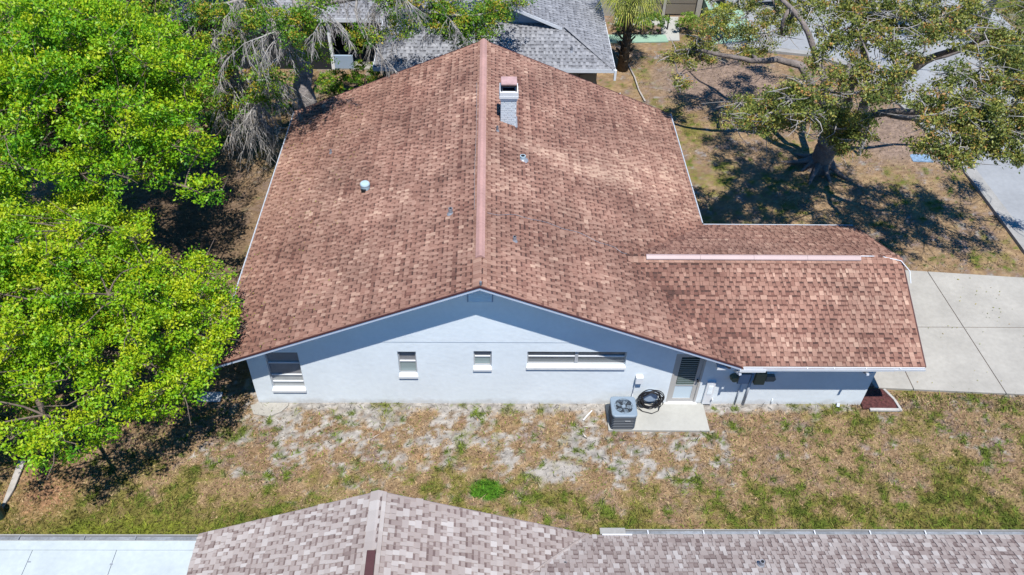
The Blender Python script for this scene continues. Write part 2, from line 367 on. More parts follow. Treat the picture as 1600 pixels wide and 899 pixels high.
def ground():
    def axis(lo, hi, st, far): 
        a = np.arange(lo, hi+1e-6, st); out = [far, far*.5, far*.2, 60, 40]
        return np.concatenate([-np.array(out)+0, a[a > -40], np.array(out[::-1])])
    xs = np.concatenate([[-400,-150,-70,-40,-25], np.arange(-18, 27.01, .08), [32,40,70,150,400]])
    ys = np.concatenate([[-400,-150,-60,-25,-12], np.arange(-7, 27.01, .07), [32,40,70,150,400,900]])
    X, Y = np.meshgrid(xs, ys); Z = (fbm(X, Y, .4, 3)-.5)*.04+(fbm(X, Y, 4, 8)-.5)*.025
    flat = ((X > 11) & (Y > -.2) & (Y < 6.2)) | (np.abs(X) > 30); Z = np.where(flat, -.02, Z)-.02
    md = .22*np.exp(-(((X-16.8)/1.5)**2+((Y-14)/2.2)**2)); Z = Z+md*(X < 18.2)
    V = np.stack([X.ravel(), Y.ravel(), Z.ravel()], 1); nx, ny = len(xs), len(ys)
    i = (np.arange(ny-1)[:,None]*nx+np.arange(nx-1)[None]).ravel(); F = np.stack([i, i+1, i+nx+1, i+nx], 1)
    me = mesh_np('lawn', V, F, M['lawn'], col=ground_colour(X, Y).reshape(-1, 3), smooth=True)
    tag(link('lawn', me), kind='structure')
ground()
def in_paved(x, y):
    return ((x > 11.2) & (y > .5) & (y < 5.7+.0*x)) | ((x > 3.95) & (x < 6.85) & (y > -1.02)) | ((x > -5.8) & (x < 11.4) & (y > -.03) & (y < 12)) | (x > 19.0) | ((y > 20.4) & (x > 13)) | ((y > 21.6)&(x>7))
def tufts():
    V = []; n = 260000
    x = RNG.uniform(-13, 19.2, n); y = np.where(RNG.uniform(size=n) < .6, RNG.uniform(-5.9, .4, n), RNG.uniform(-5.9, 21, n))
    C = ground_colour(x, y); keep = ~in_paved(x, y)
    greenness = (C[:,1] > C[:,0]*.85); bare = (C[:,2]/C[:,0] > .62)
    keep &= ~(bare & (RNG.uniform(size=n) < .88)); x, y, C, greenness = x[keep], y[keep], C[keep], greenness[keep]; n = len(x)
    h = RNG.uniform(.02, .06, n)*(1+.7*greenness); wd = RNG.uniform(.008, .024, n); a = RNG.uniform(0, 6.283, n); ln = RNG.uniform(.4, 2.4, n)*h; b = a+RNG.uniform(-1.5, 1.5, n)
    z = (fbm(x, y, .4, 3)-.5)*.04+(fbm(x, y, 4, 8)-.5)*.025-.025
    md = .22*np.exp(-(((x-16.8)/1.5)**2+((y-14)/2.2)**2)); z = z+md*(x < 18.2)
    P0 = np.stack([x-np.cos(a)*wd, y-np.sin(a)*wd, z], 1); P1 = np.stack([x+np.cos(a)*wd, y+np.sin(a)*wd, z], 1); P2 = np.stack([x+np.cos(b)*ln, y+np.sin(b)*ln, z+h], 1)
    V = np.stack([P0, P1, P2], 1).reshape(-1, 3); F = np.arange(3*n).reshape(-1, 3)
    C = C*RNG.uniform(.40, 1.6, (n, 1)); st = RNG.uniform(size=n) < .30; C[st & ~greenness] = np.array((.33,.24,.135)); dk = RNG.uniform(size=n) < .10; C[dk] *= .35; gs = (RNG.uniform(size=n) < .10) & (y < .5); C[gs] = np.array((.12,.16,.02))
    me = mesh_np('grass', V, F, M['grass'], col=C); o = link('grass', me); tag(o, 'short dry tan and green grass scattered over the sandy yard', 'grass', kind='stuff')
tufts()
def sheet(name, m, pts, z, th=.06, label=None, cat=None, kind='structure'):
    return tag(MB().prism([(x, y, z-th) for x, y in pts], (0,0,th)).build(name, m), label, cat, kind=kind)
K = kerb_pts()
sheet('street', M['asphalt'], K+[(11.9,60),(26.5,60),(26.5,24),(27.2,-60)], .022, .05)
def kerb():
    mb = MB(); P = [Vector((x, y, 0)) for x, y in K]; ins = []
    for i, p in enumerate(P):
        d = (P[min(i+1, len(P)-1)]-P[max(i-1, 0)]).normalized(); ins.append(Vector((-d.y, d.x, 0)))
    for i in range(len(P)-1):
        a, b = P[i], P[i+1]; na, nb = ins[i], ins[i+1]
        q = [a+na*.02, b+nb*.02, b+nb*.17, a+na*.17]; mb.prism([(v.x, v.y, -.05) for v in q], (0,0,.16))
        q = [a-na*.38, b-nb*.38, b+nb*.02, a+na*.02]; mb.prism([(v.x, v.y, -.05) for v in q], (0,0,.078))
    tag(mb.build('kerb', M['kerb']), kind='structure')
kerb()
# driveway of separate slabs with open joints
drv = tag(bpy.data.objects.new('driveway', None), kind='structure'); S.collection.objects.link(drv)
def quad_slab(pts): return MB().prism([(x, y, -.06) for x, y in pts], (0,0,.10)).build('slab', M['concrete'], drv, bevel=.008)
def lerp(a, b, t): return a+(b-a)*t
xs0 = [10.8, 13.0, 15.35, 17.4, 19.1]; xs1 = [11.9, 13.0, 15.63, 17.6, 19.1]
top = lambda x: 5.66-(x-14.6)*.09; bot = lambda x: .58-(x-12)*.055
for i in range(4):
    g = .012
    xa0, xb0, xa1, xb1 = xs0[i]+g, xs0[i+1]-g, xs1[i]+g, xs1[i+1]-g
    ym = 3.02
    xam, xbm = (xa0+xa1)/2, (xb0+xb1)/2
    if i == 2: xbm, xb0 = 19.1-g, 19.1-g
    if i < 3: quad_slab([(xam, ym+g), (xbm, ym+g), (xb0, top(xb0)), (xa0, top(xa0))])
    xbm = (xs0[i+1]+xs1[i+1])/2-g
    quad_slab([(xa1, bot(xa1)), (xb1, bot(xb1)), (xbm, ym-g), (xam, ym-g)])
MB().prism([(10.9,.7,-.07),(19.05,.3,-.07),(19.05,5.2,-.07),(10.9,5.6,-.07)], (0,0,.09)).build('joint_fill', M['bark_brown'], drv)
sheet('patio_slab', M['concrete2'], [(4.02,-.975),(6.80,-.985),(6.78,-.03),(4.02,-.03)], .055, .11)
sheet('wall_apron', M['concrete'], [(-5.95,-.12),(-5.80,-.42),(-5.35,-.50),(-5.05,-.34),(-4.9,-.12),(-4.9,-.03),(-5.72,-.03)], .012, .05)
sheet('walkway', M['concrete2'], [(8.9,21.9),(9.75,21.9),(10.1,24.4),(6.9,24.4),(6.9,23.5),(9.1,23.5)], .02, .05)
sheet('green_pad', M['green_paint'], [(6.3,21.6),(9.2,21.75),(9.15,22.45),(6.3,22.4)], .03, .05)
sheet('green_strip', M['green_paint'], [(11.25,21.55),(13.6,22.0),(13.4,26),(12.2,26),(11.3,23.6)], .034, .05)
# ---------------------------------------------------------------- the white house
XR, HR_, XL, XE, YF, YB = .5, 5.05, -6.42, 7.36, -.55, 11.78
zl = HR_-SL*(XR-XL); ze = HR_-SL*(XE-XR)
XG, YG, ZG, Y1 = 12.16, 2.41, 3.375, 5.37; YGF = -.49; zg = ZG-SL*(YG-YGF); zgr = ZG-SL*(Y1-YG)
house = empty('ranch_house', (0,0,0), 'white stucco ranch house under a broad terracotta shingle gable roof with garage wing', 'house')
zmain = lambda x, y: HR_-SL*abs(x-XR)
zgar = lambda x, y: ZG-SL*abs(y-YG)
DK = M['maroon']
deck(house, M['shingle_red'], [(XL,YF,zl),(XR,YF,HR_),(XR,YB,HR_),(XL,YB,zl)], name='roof')
deck(house, M['shingle_red'], [(XR,YF,HR_),(XE,YF,ze),(XE,YB,ze),(XR,YB,HR_)], name='roof')
deck(house, M['shingle_red'], [(7.0,YGF,zg-.004),(XG,YGF,zg-.004),(XG,YG,ZG-.004),(4.4,YG,ZG-.004)], name='roof')
deck(house, M['shingle_red'], [(4.4,YG,ZG-.004),(XG,YG,ZG-.004),(XG,Y1,zgr-.004),(7.0,Y1,zgr-.004)], name='roof')
def tone_shift(x, y):  # lighter wear streaks; valley and lower left front simply darker
    t = 0
    g = lambda cx, cy, ax, ay: math.exp(-((x-cx)/ax)**2-((y-cy)/ay)**2)
    t += .30*g(2.2,6.3,.9,.4)+.26*g(3.3,5.9,1.3,.35)+.24*g(5.0,6.3,1.3,.35)+.20*g(5.8,7.3,1.1,.3)
    t += .30*g(-3.7,5.0,.8,.14)+.22*g(-4.6,4.8,.7,.16)+.1*g(-.7,2.5,.5,.1)
    t += .22*(fbm(np.array([x]), np.array([y*1.8]), .45, 31)[0]-.5)*2
    t += .10*g(3.6,2.5,1.2,.25)-.10*g(XR,y,0.6,1)*0
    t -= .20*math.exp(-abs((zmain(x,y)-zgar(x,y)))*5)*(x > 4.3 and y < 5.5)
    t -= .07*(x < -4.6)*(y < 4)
    return t
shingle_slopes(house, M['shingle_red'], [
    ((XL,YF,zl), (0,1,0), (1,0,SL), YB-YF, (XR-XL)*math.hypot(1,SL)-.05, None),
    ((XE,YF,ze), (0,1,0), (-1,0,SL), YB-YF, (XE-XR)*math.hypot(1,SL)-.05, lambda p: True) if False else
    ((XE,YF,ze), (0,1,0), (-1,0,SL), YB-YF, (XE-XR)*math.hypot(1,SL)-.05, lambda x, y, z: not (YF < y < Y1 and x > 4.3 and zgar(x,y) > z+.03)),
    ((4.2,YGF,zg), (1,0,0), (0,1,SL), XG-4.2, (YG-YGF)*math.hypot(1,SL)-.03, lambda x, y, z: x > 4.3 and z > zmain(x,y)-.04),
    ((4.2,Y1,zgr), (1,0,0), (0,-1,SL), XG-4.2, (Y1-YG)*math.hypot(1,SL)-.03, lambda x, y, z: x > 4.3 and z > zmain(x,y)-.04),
], tone_shift=tone_shift, mean=.53, spread=.15)
ridge_caps(house, M['shingle_red'], (XR,YF,HR_), (XR,YB,HR_), wd=.17, mean=.62)
ridge_caps(house, M['shingle_red'], (4.55,YG,ZG), (XG,YG,ZG), wd=.16, mean=.66)
def ridge_vent(root, m, a, b, wd, h=.05):
    a = Vector(a); b = Vector(b); d = (b-a).normalized(); s_ = d.cross(Vector((0,0,1))); mb = MB(); n = max(2, int((b-a).length/1.2))
    for i in range(n):
        p = a+(b-a)*(i/n); q_ = a+(b-a)*((i+1)/n)-d*.006; lo = wd*SL
        pts = [(-wd,-lo+.015),(-wd,-lo+.05),(-wd*.3,h+.01),(0,h+.02),(wd*.3,h+.01),(wd,-lo+.05),(wd,-lo+.015)]
        V = [c+s_*x+Vector((0,0,z)) for c in (p, q_) for x, z in pts]; k = len(pts)
        mb.add(V, [(j,j+1,k+j+1,k+j) for j in range(k-1)]+[tuple(range(k))[::-1], tuple(range(k,2*k))])
    return mb.build('ridge_vent', m, root)
ridge_vent(house, M['pink_metal'], (XR,.45,HR_+.03), (XR,YB-.05,HR_+.03), .115)
ridge_vent(house, M['pale_metal'], (5.05,YG,ZG+.04), (11.0,YG,ZG+.04), .10)
def strip(mb, a, b, top, h, thick, out):
    """board hanging below a roof edge line a-b; out = horizontal outward direction"""
    a, b, o = Vector(a), Vector(b), Vector(out)
    q_ = [a+Vector((0,0,top)), b+Vector((0,0,top)), b+Vector((0,0,top-h)), a+Vector((0,0,top-h))]
    return mb.prism(q_, o*thick)
for a, b, o in [((XL,YF,zl),(XR,YF,HR_),(0,-1,0)), ((XR,YF,HR_),(XE-.05,YF,ze+.02),(0,-1,0)), ((XL,YB,zl),(XR,YB,HR_),(0,1,0)), ((XR,YB,HR_),(XE,YB,ze),(0,1,0)),
                ((XG,YGF,zg),(XG,YG,ZG),(1,0,0)), ((XG,YG,ZG),(XG,Y1,zgr),(1,0,0))]:
    strip(MB(), a, b, .012, .045, .028, o).build('drip_edge', M['maroon'], house); strip(MB(), a, b, -.036, .085, .014, o).build('fascia', M['fascia'], house)
strip(MB(), (XL,YF,zl), (XL,YB,zl), -.02, .15, .02, (-1,0,0)).build('eave_board', M['white'], house); strip(MB(), (XE,Y1,ze), (XE,YB,ze), -.02, .15, .02, (1,0,0)).build('eave_board', M['white'], house); strip(MB(), (XE,Y1,zgr), (XG,Y1,zgr), -.02, .15, .02, (0,1,0)).build('eave_board', M['white'], house); strip(MB(), (XE-.3,YGF,zg), (XG,YGF,zg), -.02, .09, .02, (0,-1,0)).build('eave_board', M['white'], house)
def edge_metal(a, b, out):
    mb = MB(); strip(mb, a, b, .012, .03, .028, out); return mb.build('eave_flashing', M['spout'], house)
edge_metal((XL-.02,YF,zl), (XL-.02,YB,zl), (-1,0,0)); edge_metal((XE+.02,Y1+.05,ze), (XE+.02,YB,ze), (1,0,0)); edge_metal((XE+.06,Y1+.02,zgr), (XG-.02,Y1+.02,zgr), (0,1,0))
# walls
def wall_with_openings(name, m, parent, x0, x1, z0, z1, y0, y1, ops):
    xs = sorted({x0, x1}|{v for o in ops for v in o[:2]}); zs = sorted({z0, z1}|{v for o in ops for v in o[2:]}); mb = MB()
    for i in range(len(xs)-1):
        run = None
        for j in range(len(zs)-1):
            cx, cz = (xs[i]+xs[i+1])/2, (zs[j]+zs[j+1])/2
            hole = any(o[0] < cx < o[1] and o[2] < cz < o[3] for o in ops)
            if not hole: run = (run[0], zs[j+1]) if run else (zs[j], zs[j+1])
            if hole or j == len(zs)-2:
                if run: mb.box(xs[i], xs[i+1], y0, y1, run[0], run[1])
                run = None
    return mb.build(name, m, parent)
OPS = [(-5.24,-4.34,.61,2.09), (-1.70,-1.21,1.22,2.14), (.32,.80,1.53,2.17), (1.75,4.40,1.61,2.16), (5.73,6.57,.0,2.09)]
WALL = M['stucco']
wall_with_openings('wall', WALL, house, -5.74, 11.29, -.2, 2.2, 0, .2, OPS)
cut = lambda x: HR_-SL*abs(x-XR)-.108
MB().prism([(-5.74,0,2.2),(7.06,0,2.2),(6.33,0,2.512),(-5.33,0,2.512),(-5.74,0,cut(-5.74))], (0,.2,0)).build('wall', WALL, house)
MB().prism([(-5.31,-.012,2.527),(6.31,-.012,2.527),(XR,-.012,cut(XR))], (0,.2,0)).build('gable_wall', WALL, house)
MB().prism([(-5.31,.012,2.50),(6.31,.012,2.50),(6.3,.012,2.54),(-5.3,.012,2.54)], (0,.15,0)).build('wall_joint', M['greyblue'], house)
box('wall', WALL, house, -5.738, -5.54, .2, 11.2, -.2, 2.33); box('wall', WALL, house, -5.54, 6.75, 11.0, 11.2, -.2, 2.2)
box('wall', WALL, house, 6.55, 6.75, 4.82, 11.0, -.2, 2.28); box('wall', WALL, house, 11.09, 11.288, .2, 4.6, -.2, 2.25); box('wall', WALL, house, 6.75, 11.288, 4.6, 4.8, -.2, 2.2)
MB().prism([(-5.5,11.0,2.2),(6.5,11.0,2.2),(XR,11.0,cut(XR)-.1)], (0,.19,0)).build('gable_wall', WALL, house)
MB().prism([(11.09,.1,2.25),(11.09,4.7,2.25),(11.09,YG,3.2)], (.19,0,0)).build('gable_wall', WALL, house)
box('garage_door', M['white'], house, 11.29, 11.31, .8, 4.1, .02, 2.1)
# windows
def window(x0, x1, z0, z1, cols, rails, pane_m, sill_m, sill_h=.2, behind=M['blind'], sash=.035):
    y = .10; fr = MB(); t = sash
    fr.box(x0,x1,y-.03,y+.03,z0,z0+t); fr.box(x0,x1,y-.03,y+.03,z1-t,z1); fr.box(x0,x0+t,y-.031,y+.031,z0+t,z1-t); fr.box(x1-t,x1,y-.031,y+.031,z0+t,z1-t)
    xs_ = [x0+(x1-x0)*k/cols for k in range(cols+1)]
    for k in range(1, cols): fr.box(xs_[k]-.045,xs_[k]+.045,y-.034,y+.034,z0+t,z1-t)
    w_ = fr.build('window', M['alu_frame'], house)
    zz = [z0+t]+[z0+(z1-z0)*r for r in rails]+[z1-t]
    for k in range(cols):
        a, b = xs_[k]+(t if k == 0 else .045), xs_[k+1]-(t if k == cols-1 else .045)
        for j in range(len(zz)-1):
            box('pane', pane_m[j % len(pane_m)], w_, a, b, y+.012*(j%2), y+.01+.012*(j%2), zz[j]+.012, zz[j+1]-.012)
            if j: box('rail', M['white'], w_, a, b, y-.026, y+.008, zz[j]-.016, zz[j]+.016)
    box('blind', behind, w_, x0+t, x1-t, y+.06, y+.07, z0+t, z1-t)
    s_ = MB().prism([(x0-.012,.068,z0-.002),(x0-.012,-.05,z0-.035),(x0-.012,-.05,z0-.125),(x0-.012,-.001,z0-.125),(x0-.012,-.001,z0-.04)], (x1-x0+.024,0,0))
    s_.build('sill', sill_m, w_, bevel=.006)
    return w_
window(*OPS[0], 1, (.14,.33,.66), [M['blind2'],M['blind2'],M['blind'],M['blind']], M['white'])
window(*OPS[1], 1, (.5,), [M['glass_pale'],M['blind']], M['white'])
window(*OPS[2], 1, (.55,), [M['glass_pale'],M['blind']], M['white'])
window(*OPS[3], 2, (.52,), [M['glass'],M['glass']], M['white_chipped'], behind=M['dark'])
for wx0, wx1, z0 in ((1.80,3.02,1.65),(3.13,4.35,1.65)):   # curtains hanging behind the strip window
    pass
# gable louvre vent
gv = box('gable_vent', M['greyblue'], house, .18, .82, -.035, -.014, 4.02, 4.50)
for k in range(6):
    z = 4.06+k*.072; MB().prism([(.21,-.07,z),(.21,-.036,z+.045),(.21,-.036,z+.058),(.21,-.07,z+.012)], (.58,0,0)).build('louvre', M['stucco'], gv)
# side door with glass louvres
x0, x1, z0, z1 = OPS[4]
dr = MB(); dr.box(x0,x0+.06,.0,.08,.05,z1).box(x1-.06,x1,.0,.08,.05,z1).box(x0+.06,x1-.06,.0,.08,z1-.06,z1)
dr.box(x0+.06,x0+.17,.03,.075,.06,z1-.06).box(x1-.17,x1-.06,.03,.075,.06,z1-.06).box(x0+.17,x1-.17,.03,.075,z1-.16,z1-.06).box(x0+.17,x1-.17,.03,.075,.06,.2).box(x0+.17,x1-.17,.03,.075,.74,.80)
door = dr.build('door', M['frame'], house)
box('door_panel', M['door_panel'], door, x0+.17, x1-.17, .045, .065, .2, .74)
box('backing', M['dark'], door, x0+.17, x1-.17, .10, .11, .8, z1-.16)
for k in range(13):
    z = .82+k*.086; MB().prism([(x0+.18,.030,z),(x0+.18,.055,z+.065),(x0+.18,.063,z+.06),(x0+.18,.038,z-.006)], (x1-x0-.36,0,0)).build('louvre', M['louvre_green'], door); box('louvre_edge', M['glass_pale'], door, x0+.18, x1-.18, .024, .032, z-.016, z+.006)
MB().tube([(x1-.10,.03,1.02),(x1-.10,-.03,1.02)], .02, 8).tube([(x1-.10,-.03,1.02),(x1-.10,-.055,1.02)], .032, 10).build('handle', M['rubber'], door, smooth=True)
box('threshold', M['white'], house, x0-.03, x1+.03, -.06, .05, -.02, .058, bevel=.004)
# gutter along the garage eave
gt = MB(); a, b = 7.38, 11.35
gt.box(a,XG,YGF-.028,YGF-.022,zg-.09,zg-.01).box(a,b,YGF-.080,YGF-.028,zg-.096,zg-.086).box(a,b,YGF-.086,YGF-.074,zg-.096,zg-.005).box(a-.01,a,YGF-.086,YGF-.02,zg-.096,zg-.01)
gt.box(b,XG,YGF-.075,YGF-.028,zg-.085,zg-.075).box(b,XG,YGF-.082,YGF-.074,zg-.085,zg-.02)
gut = gt.build('gutter', M['alu'], house)
box('leaf_litter', M['mulch'], gut, 7.9, 9.5, YGF-.072, YGF-.03, zg-.084, zg-.045); box('leaf_litter', M['bark_brown'], gut, 9.6, 11.3, YGF-.072, YGF-.03, zg-.084, zg-.06)
for x in (9.05, 9.75, 10.6, 11.5): box('gutter_strap', M['alu'], gut, x-.012, x+.012, YGF-.082, YGF-.0, zg-.025, zg-.013)
box('eave_return', M['white'], house, 6.72, 7.36, YGF+.02, YGF+.25, 1.99, 2.075); box('eave_return', M['white'], house, 7.26, 7.95, YGF-.13, YGF-.117, zg-.10, zg-.0)
# pipes and boxes on the garage wall
def pipe(x, y, z0, z1, r, m, name='downspout', sq=False):
    mb = MB()
    if sq: mb.box(x-r,x+r,y-r,y+r,z0,z1)
    else: mb.tube([(x,y,z0),(x,y,z1)], r, 10)
    return mb.build(name, m, house, smooth=not sq)
dsp = MB(); dsp.beam((7.13,-.05,.12), (7.13,-.05,1.75), .07, .055).beam((7.13,-.05,1.75), (7.30,YF-.08,2.0), .07, .055); dsp.build('downspout', M['spout'], house)
ds2 = MB(); ds2.beam((10.62,-.045,.1), (10.62,-.045,1.75), .075, .06).beam((10.62,-.045,1.75), (10.66,YF-.07,2.0), .07, .055).beam((10.62,-.045,.1), (10.60,-.12,.03), .075, .06); ds2.build('downspout', M['spout'], house)
pipe(7.69, -.03, 0, 1.05, .02, M['spout'], 'conduit'); pipe(7.93, -.03, 0, 1.3, .035, M['spout'], 'conduit'); pipe(8.72, -.02, 0, .25, .014, M['stucco'], 'conduit')
mt = MB().tube([(7.42,.0,1.22),(7.42,-.10,1.22)], .11, 18).tube([(7.42,-.10,1.22),(7.42,-.17,1.22)], .085, 18).build('electricity_meter', M['olive_box'], house)
mbx = box('meter_box', M['meter'], house, 7.53, 7.86, -.11, -.001, 1.0, 1.42, .008); box('box_cover', M['greyblue'], mbx, 7.55, 7.84, -.12, -.112, 1.02, 1.40)
mbx = box('meter_box', M['olive_box'], house, 8.0, 8.28, -.12, -.001, .97, 1.42, .008)
mbx = MB().prism([(8.30,-.11,1.10),(8.52,-.11,1.10),(8.57,-.11,1.18),(8.52,-.11,1.30),(8.30,-.11,1.30)], (0,.11,0)).build('meter_box', M['meter'], house)
cb = box('control_box', M['white'], house, 4.74, 4.94, -.12, -.001, .98, 1.24, .01); MB().tube([(4.76,-.05,.98),(4.74,-.05,.5),(4.70,-.2,.3)], .012, 8).build('cable', M['alu'], cb)
# pale louvred panel and fittings right of the door
pn = box('side_panel', M['white'], house, 6.74, 6.98, -.07, -.001, .06, 1.0, .006)
for k in range(7): box('slat', M['stucco'], pn, 6.80, 6.93, -.082, -.071, .5+k*.055, .53+k*.055)
tp = MB().tube([(7.0,-.05,.0),(7.0,-.05,.30),(6.98,-.14,.36)], .022, 8).build('water_tap', M['white'], house)
box('flood_lamp', M['white'], house, 11.0, 11.14, -.12, -.001, 1.42, 1.5)
# chimney
cx0, cx1, cy0, cy1 = 1.05, 1.52, 7.0, 7.5
ch = MB().box(cx0+.012,cx1-.012,cy0+.012,cy1-.012,4.3,5.62).build('chimney', M['brick_paint'], house)
bk = None
e = .078
k = 0; z = 4.42
while z < 5.60-e*.5:
    for side in range(4):
        L = cx1-cx0; off = (k % 2)*.11; x = -off
        while x < L-.02:
            a_, b_ = max(0, x), min(L, x+.212)
            if b_-a_ > .03:
                if side == 0: args = (cx0+a_+.004,cx0+b_-.004,cy0,cy0+.013,z,z+e-.012)
                elif side == 1: args = (cx0,cx0+.013,cy0+a_+.004,cy0+min(b_,.5)-.004,z,z+e-.012)
                elif side == 2: args = (cx1-.013,cx1,cy0+a_+.004,cy0+b_-.004,z,z+e-.012)
                else: args = (cx0+a_+.004,cx0+b_-.004,cy1-.013,cy1,z,z+e-.012)
                if side in (0, 1, 2): box('brick', M['brick_paint'], ch, *args)
            x += .22
    z += e; k += 1
crown_ = box('chimney_crown', M['chimney_white'], ch, cx0-.05, cx1+.05, cy0-.05, cy1+.05, 5.62, 5.70); box('course', M['brick_paint'], ch, cx0-.02, cx1+.02, cy0-.02, cy1+.02, 5.54, 5.62)
MB().box(cx0-.04,cx1+.04,cy0-.04,cy0+.06,5.70,5.82).box(cx0-.04,cx1+.04,cy1-.06,cy1+.04,5.70,5.82).box(cx0-.04,cx0+.05,cy0+.06,cy1-.06,5.70,5.82).box(cx1-.05,cx1+.04,cy0+.06,cy1-.06,5.70,5.82).build('chimney_rim', M['chimney_white'], ch)
box('flue', M['dark'], ch, cx0+.05, cx1-.05, cy0+.06, cy1-.06, 5.701, 5.72)
for x in (cx0+.02, cx1-.02):
    for y in (cy0+.05, cy1-.05): box('cap_leg', M['rubber'], ch, x-.02, x+.02, y-.02, y+.02, 5.82, 6.03)
box('cap_frame', M['rubber'], ch, cx0, cx1, cy0+.01, cy0+.035, 5.98, 6.03); box('cap_slab', M['chimney_pink'], ch, cx0, cx1, cy0+.02, cy1-.03, 6.03, 6.075, .006)
box('flashing', M['galv'], ch, cx0-.04, cx1+.05, cy0-.05, cy1+.05, 4.3, 4.66)
# roof vents on the house
def roofz(x, y): return max(zmain(x, y), zgar(x, y) if x > 4.4 and YF < y < Y1 else -9)
def pipe_vent(root, x, y, z, r=.04, h=.22, m=M['lead'], name='vent_pipe'):
    v = MB().tube([(x,y,z-.05),(x,y,z+h)], r, 12).build(name, m, root); MB().tube([(x,y,z+h-.001),(x,y,z+h+.004)], r*.7, 12).build('opening', M['dark'], v)
    MB().tube([(x,y,z-.03),(x,y,z+.05)], [r*2.0,r*1.1], 12).build('boot', M['galv'], v); return v
def hood_vent(x, y, r, m, lean):
    z = roofz(x, y); v = MB().lathe([(r,-.1),(r,.16),(r*1.05,.17),(r*1.05,.20),(r*.9,.235),(r*.4,.25)], (x,y,z), 20).build('hood_vent', m, house, smooth=False)
    b_ = MB().beam((x+lean*.02,y-r*.7,z+.05), (x+lean*.05,y-r*1.25,z+.05), r*.9, .10).build('vent_mouth', M['dark'], v); return v
hood_vent(-2.96, 5.15, .14, M['vent_blue'], -1)
pipe_vent(house, -.31, 2.62, roofz(-.31,2.62), .055, .18, M['galv']); pipe_vent(house, .95, 6.4, roofz(.95,6.4), .035, .17)
pipe_vent(house, 1.69, 5.38, roofz(1.69,5.38), .085, .13, M['vent_blue']); pipe_vent(house, -4.45, 7.91, roofz(-4.45,7.91), .035, .14, M['galv']); pipe_vent(house, 1.37, 1.53, roofz(1.37,1.53), .045, .15, M['galv'])
def on_roof(pts, off=.05):
    out = []
    for i in range(len(pts)-1):
        for k in range(6):
            t = k/6; x = lerp(pts[i][0], pts[i+1][0], t); y = lerp(pts[i][1], pts[i+1][1], t)+.04*math.sin(i*2.1+k*1.3); out.append((x, y, roofz(x, y)+off))
    return out
MB().tube(on_roof([(.30,9),(.33,6.5),(.30,4),(.33,2.4),(.62,2.25),(1.6,3.1-.45),(3,2.75),(4.2,2.62),(4.7,2.45)], .03), .005, 5).build('cable', M['galv'], house)
MB().tube([(11.0,2.46,ZG+.06),(11.6,2.5,ZG+.02),(12.1,2.3,ZG+.03),(12.3,2.05,ZG-.12),(12.32,1.8,ZG-.35)], .014, 6).build('cable', M['alu'], house)
MB().tube([(XR+.02,YF+.02,HR_+.03),(XR+.02,YF+.02,HR_+.13)], .03, 8).build('finial', M['lead'], house)

# ---------------------------------------------------------------- things along the wall
ac = empty('air_conditioner', (4.40,-.64,.055), 'dark boxy outdoor air conditioner with pale blue fan lid on the small concrete slab', 'air conditioner')
def rrect(h, r, z, n=5):
    P = []
    for cx_, cy_, a0 in ((h-r,h-r,0),(-h+r,h-r,90),(-h+r,-h+r,180),(h-r,-h+r,270)):
        for k in range(n+1): a = math.radians(a0+90*k/n); P.append((cx_+r*math.cos(a), cy_+r*math.sin(a), z))
    return P
def loft(mb, rings, caps=True):
    n = len(rings[0]); V = [p for R_ in rings for p in R_]; F = [(i*n+k, i*n+(k+1)%n, (i+1)*n+(k+1)%n, (i+1)*n+k) for i in range(len(rings)-1) for k in range(n)]
    if caps: F += [tuple(range(n))[::-1], tuple((len(rings)-1)*n+k for k in range(n))]
    return mb.add(V, F)
loft(MB(), [rrect(.31,.08,0), rrect(.31,.08,.56)]).build('cabinet', M['ac_body'], ac)
for k in range(7):
    z = .04+k*.072; loft(MB(), [rrect(.313,.08,z), rrect(.335,.09,z+.012), rrect(.335,.09,z+.034), rrect(.313,.08,z+.05)]).build('louvre', M['ac_body'], ac)
lid = MB(); R0 = rrect(.345,.10,.56); R1 = rrect(.345,.10,.615); R2 = rrect(.325,.09,.63); n = len(R0)
C0 = [(.255*math.cos(math.atan2(p[1],p[0])), .255*math.sin(math.atan2(p[1],p[0])), .635) for p in R0]; C1 = [(x*.98, y*.98, .54) for x, y, z in C0]
loft(lid, [R0, R1, R2, C0, C1], caps=False).build('lid', M['ac_top'], ac)
MB().tube([(0,0,.555),(0,0,.562)], .25, 24).build('fan_well', M['ac_body'], ac)
for k in range(5):
    a = 2*math.pi*k/5; c_, s_ = math.cos(a), math.sin(a); rot = lambda x, y, z: (x*c_-y*s_, x*s_+y*c_, z)
    MB().prism([rot(.05,-.02,.57), rot(.21,-.06,.575), rot(.23,.05,.60), rot(.10,.06,.59)], (0,0,.004)).build('fan_blade', M['ac_top'], ac)
MB().tube([(0,0,.57),(0,0,.615)], .06, 16).build('fan_hub', M['ac_top'], ac)
gr = MB()
for r in (.09,.13,.17,.21,.245): gr.tube([(r*math.cos(t*math.pi/12), r*math.sin(t*math.pi/12), .64) for t in range(25)], .0032, 4, False)
for k in range(16): a = math.pi*k/8; gr.tube([(.05*math.cos(a),.05*math.sin(a),.642),(.256*math.cos(a),.256*math.sin(a),.637)], .0032, 4, False)
gr.build('fan_grille', M['rubber'], ac)
pl = box('name_plate', M['silver'], ac, .02, .17, -.341, -.336, .38, .41)
hose = empty('garden_hose', (5.23,-.12,.05), 'black garden hose coiled on a wall reel beside the air conditioner', 'hose')
MB().tube([(0,.118,.42),(0,-.02,.42)], .17, 20).tube([(0,-.02,.42),(0,-.03,.42)], .20, 20).build('reel', M['greyblue'], hose)
R = random.Random(5); cm = MB()
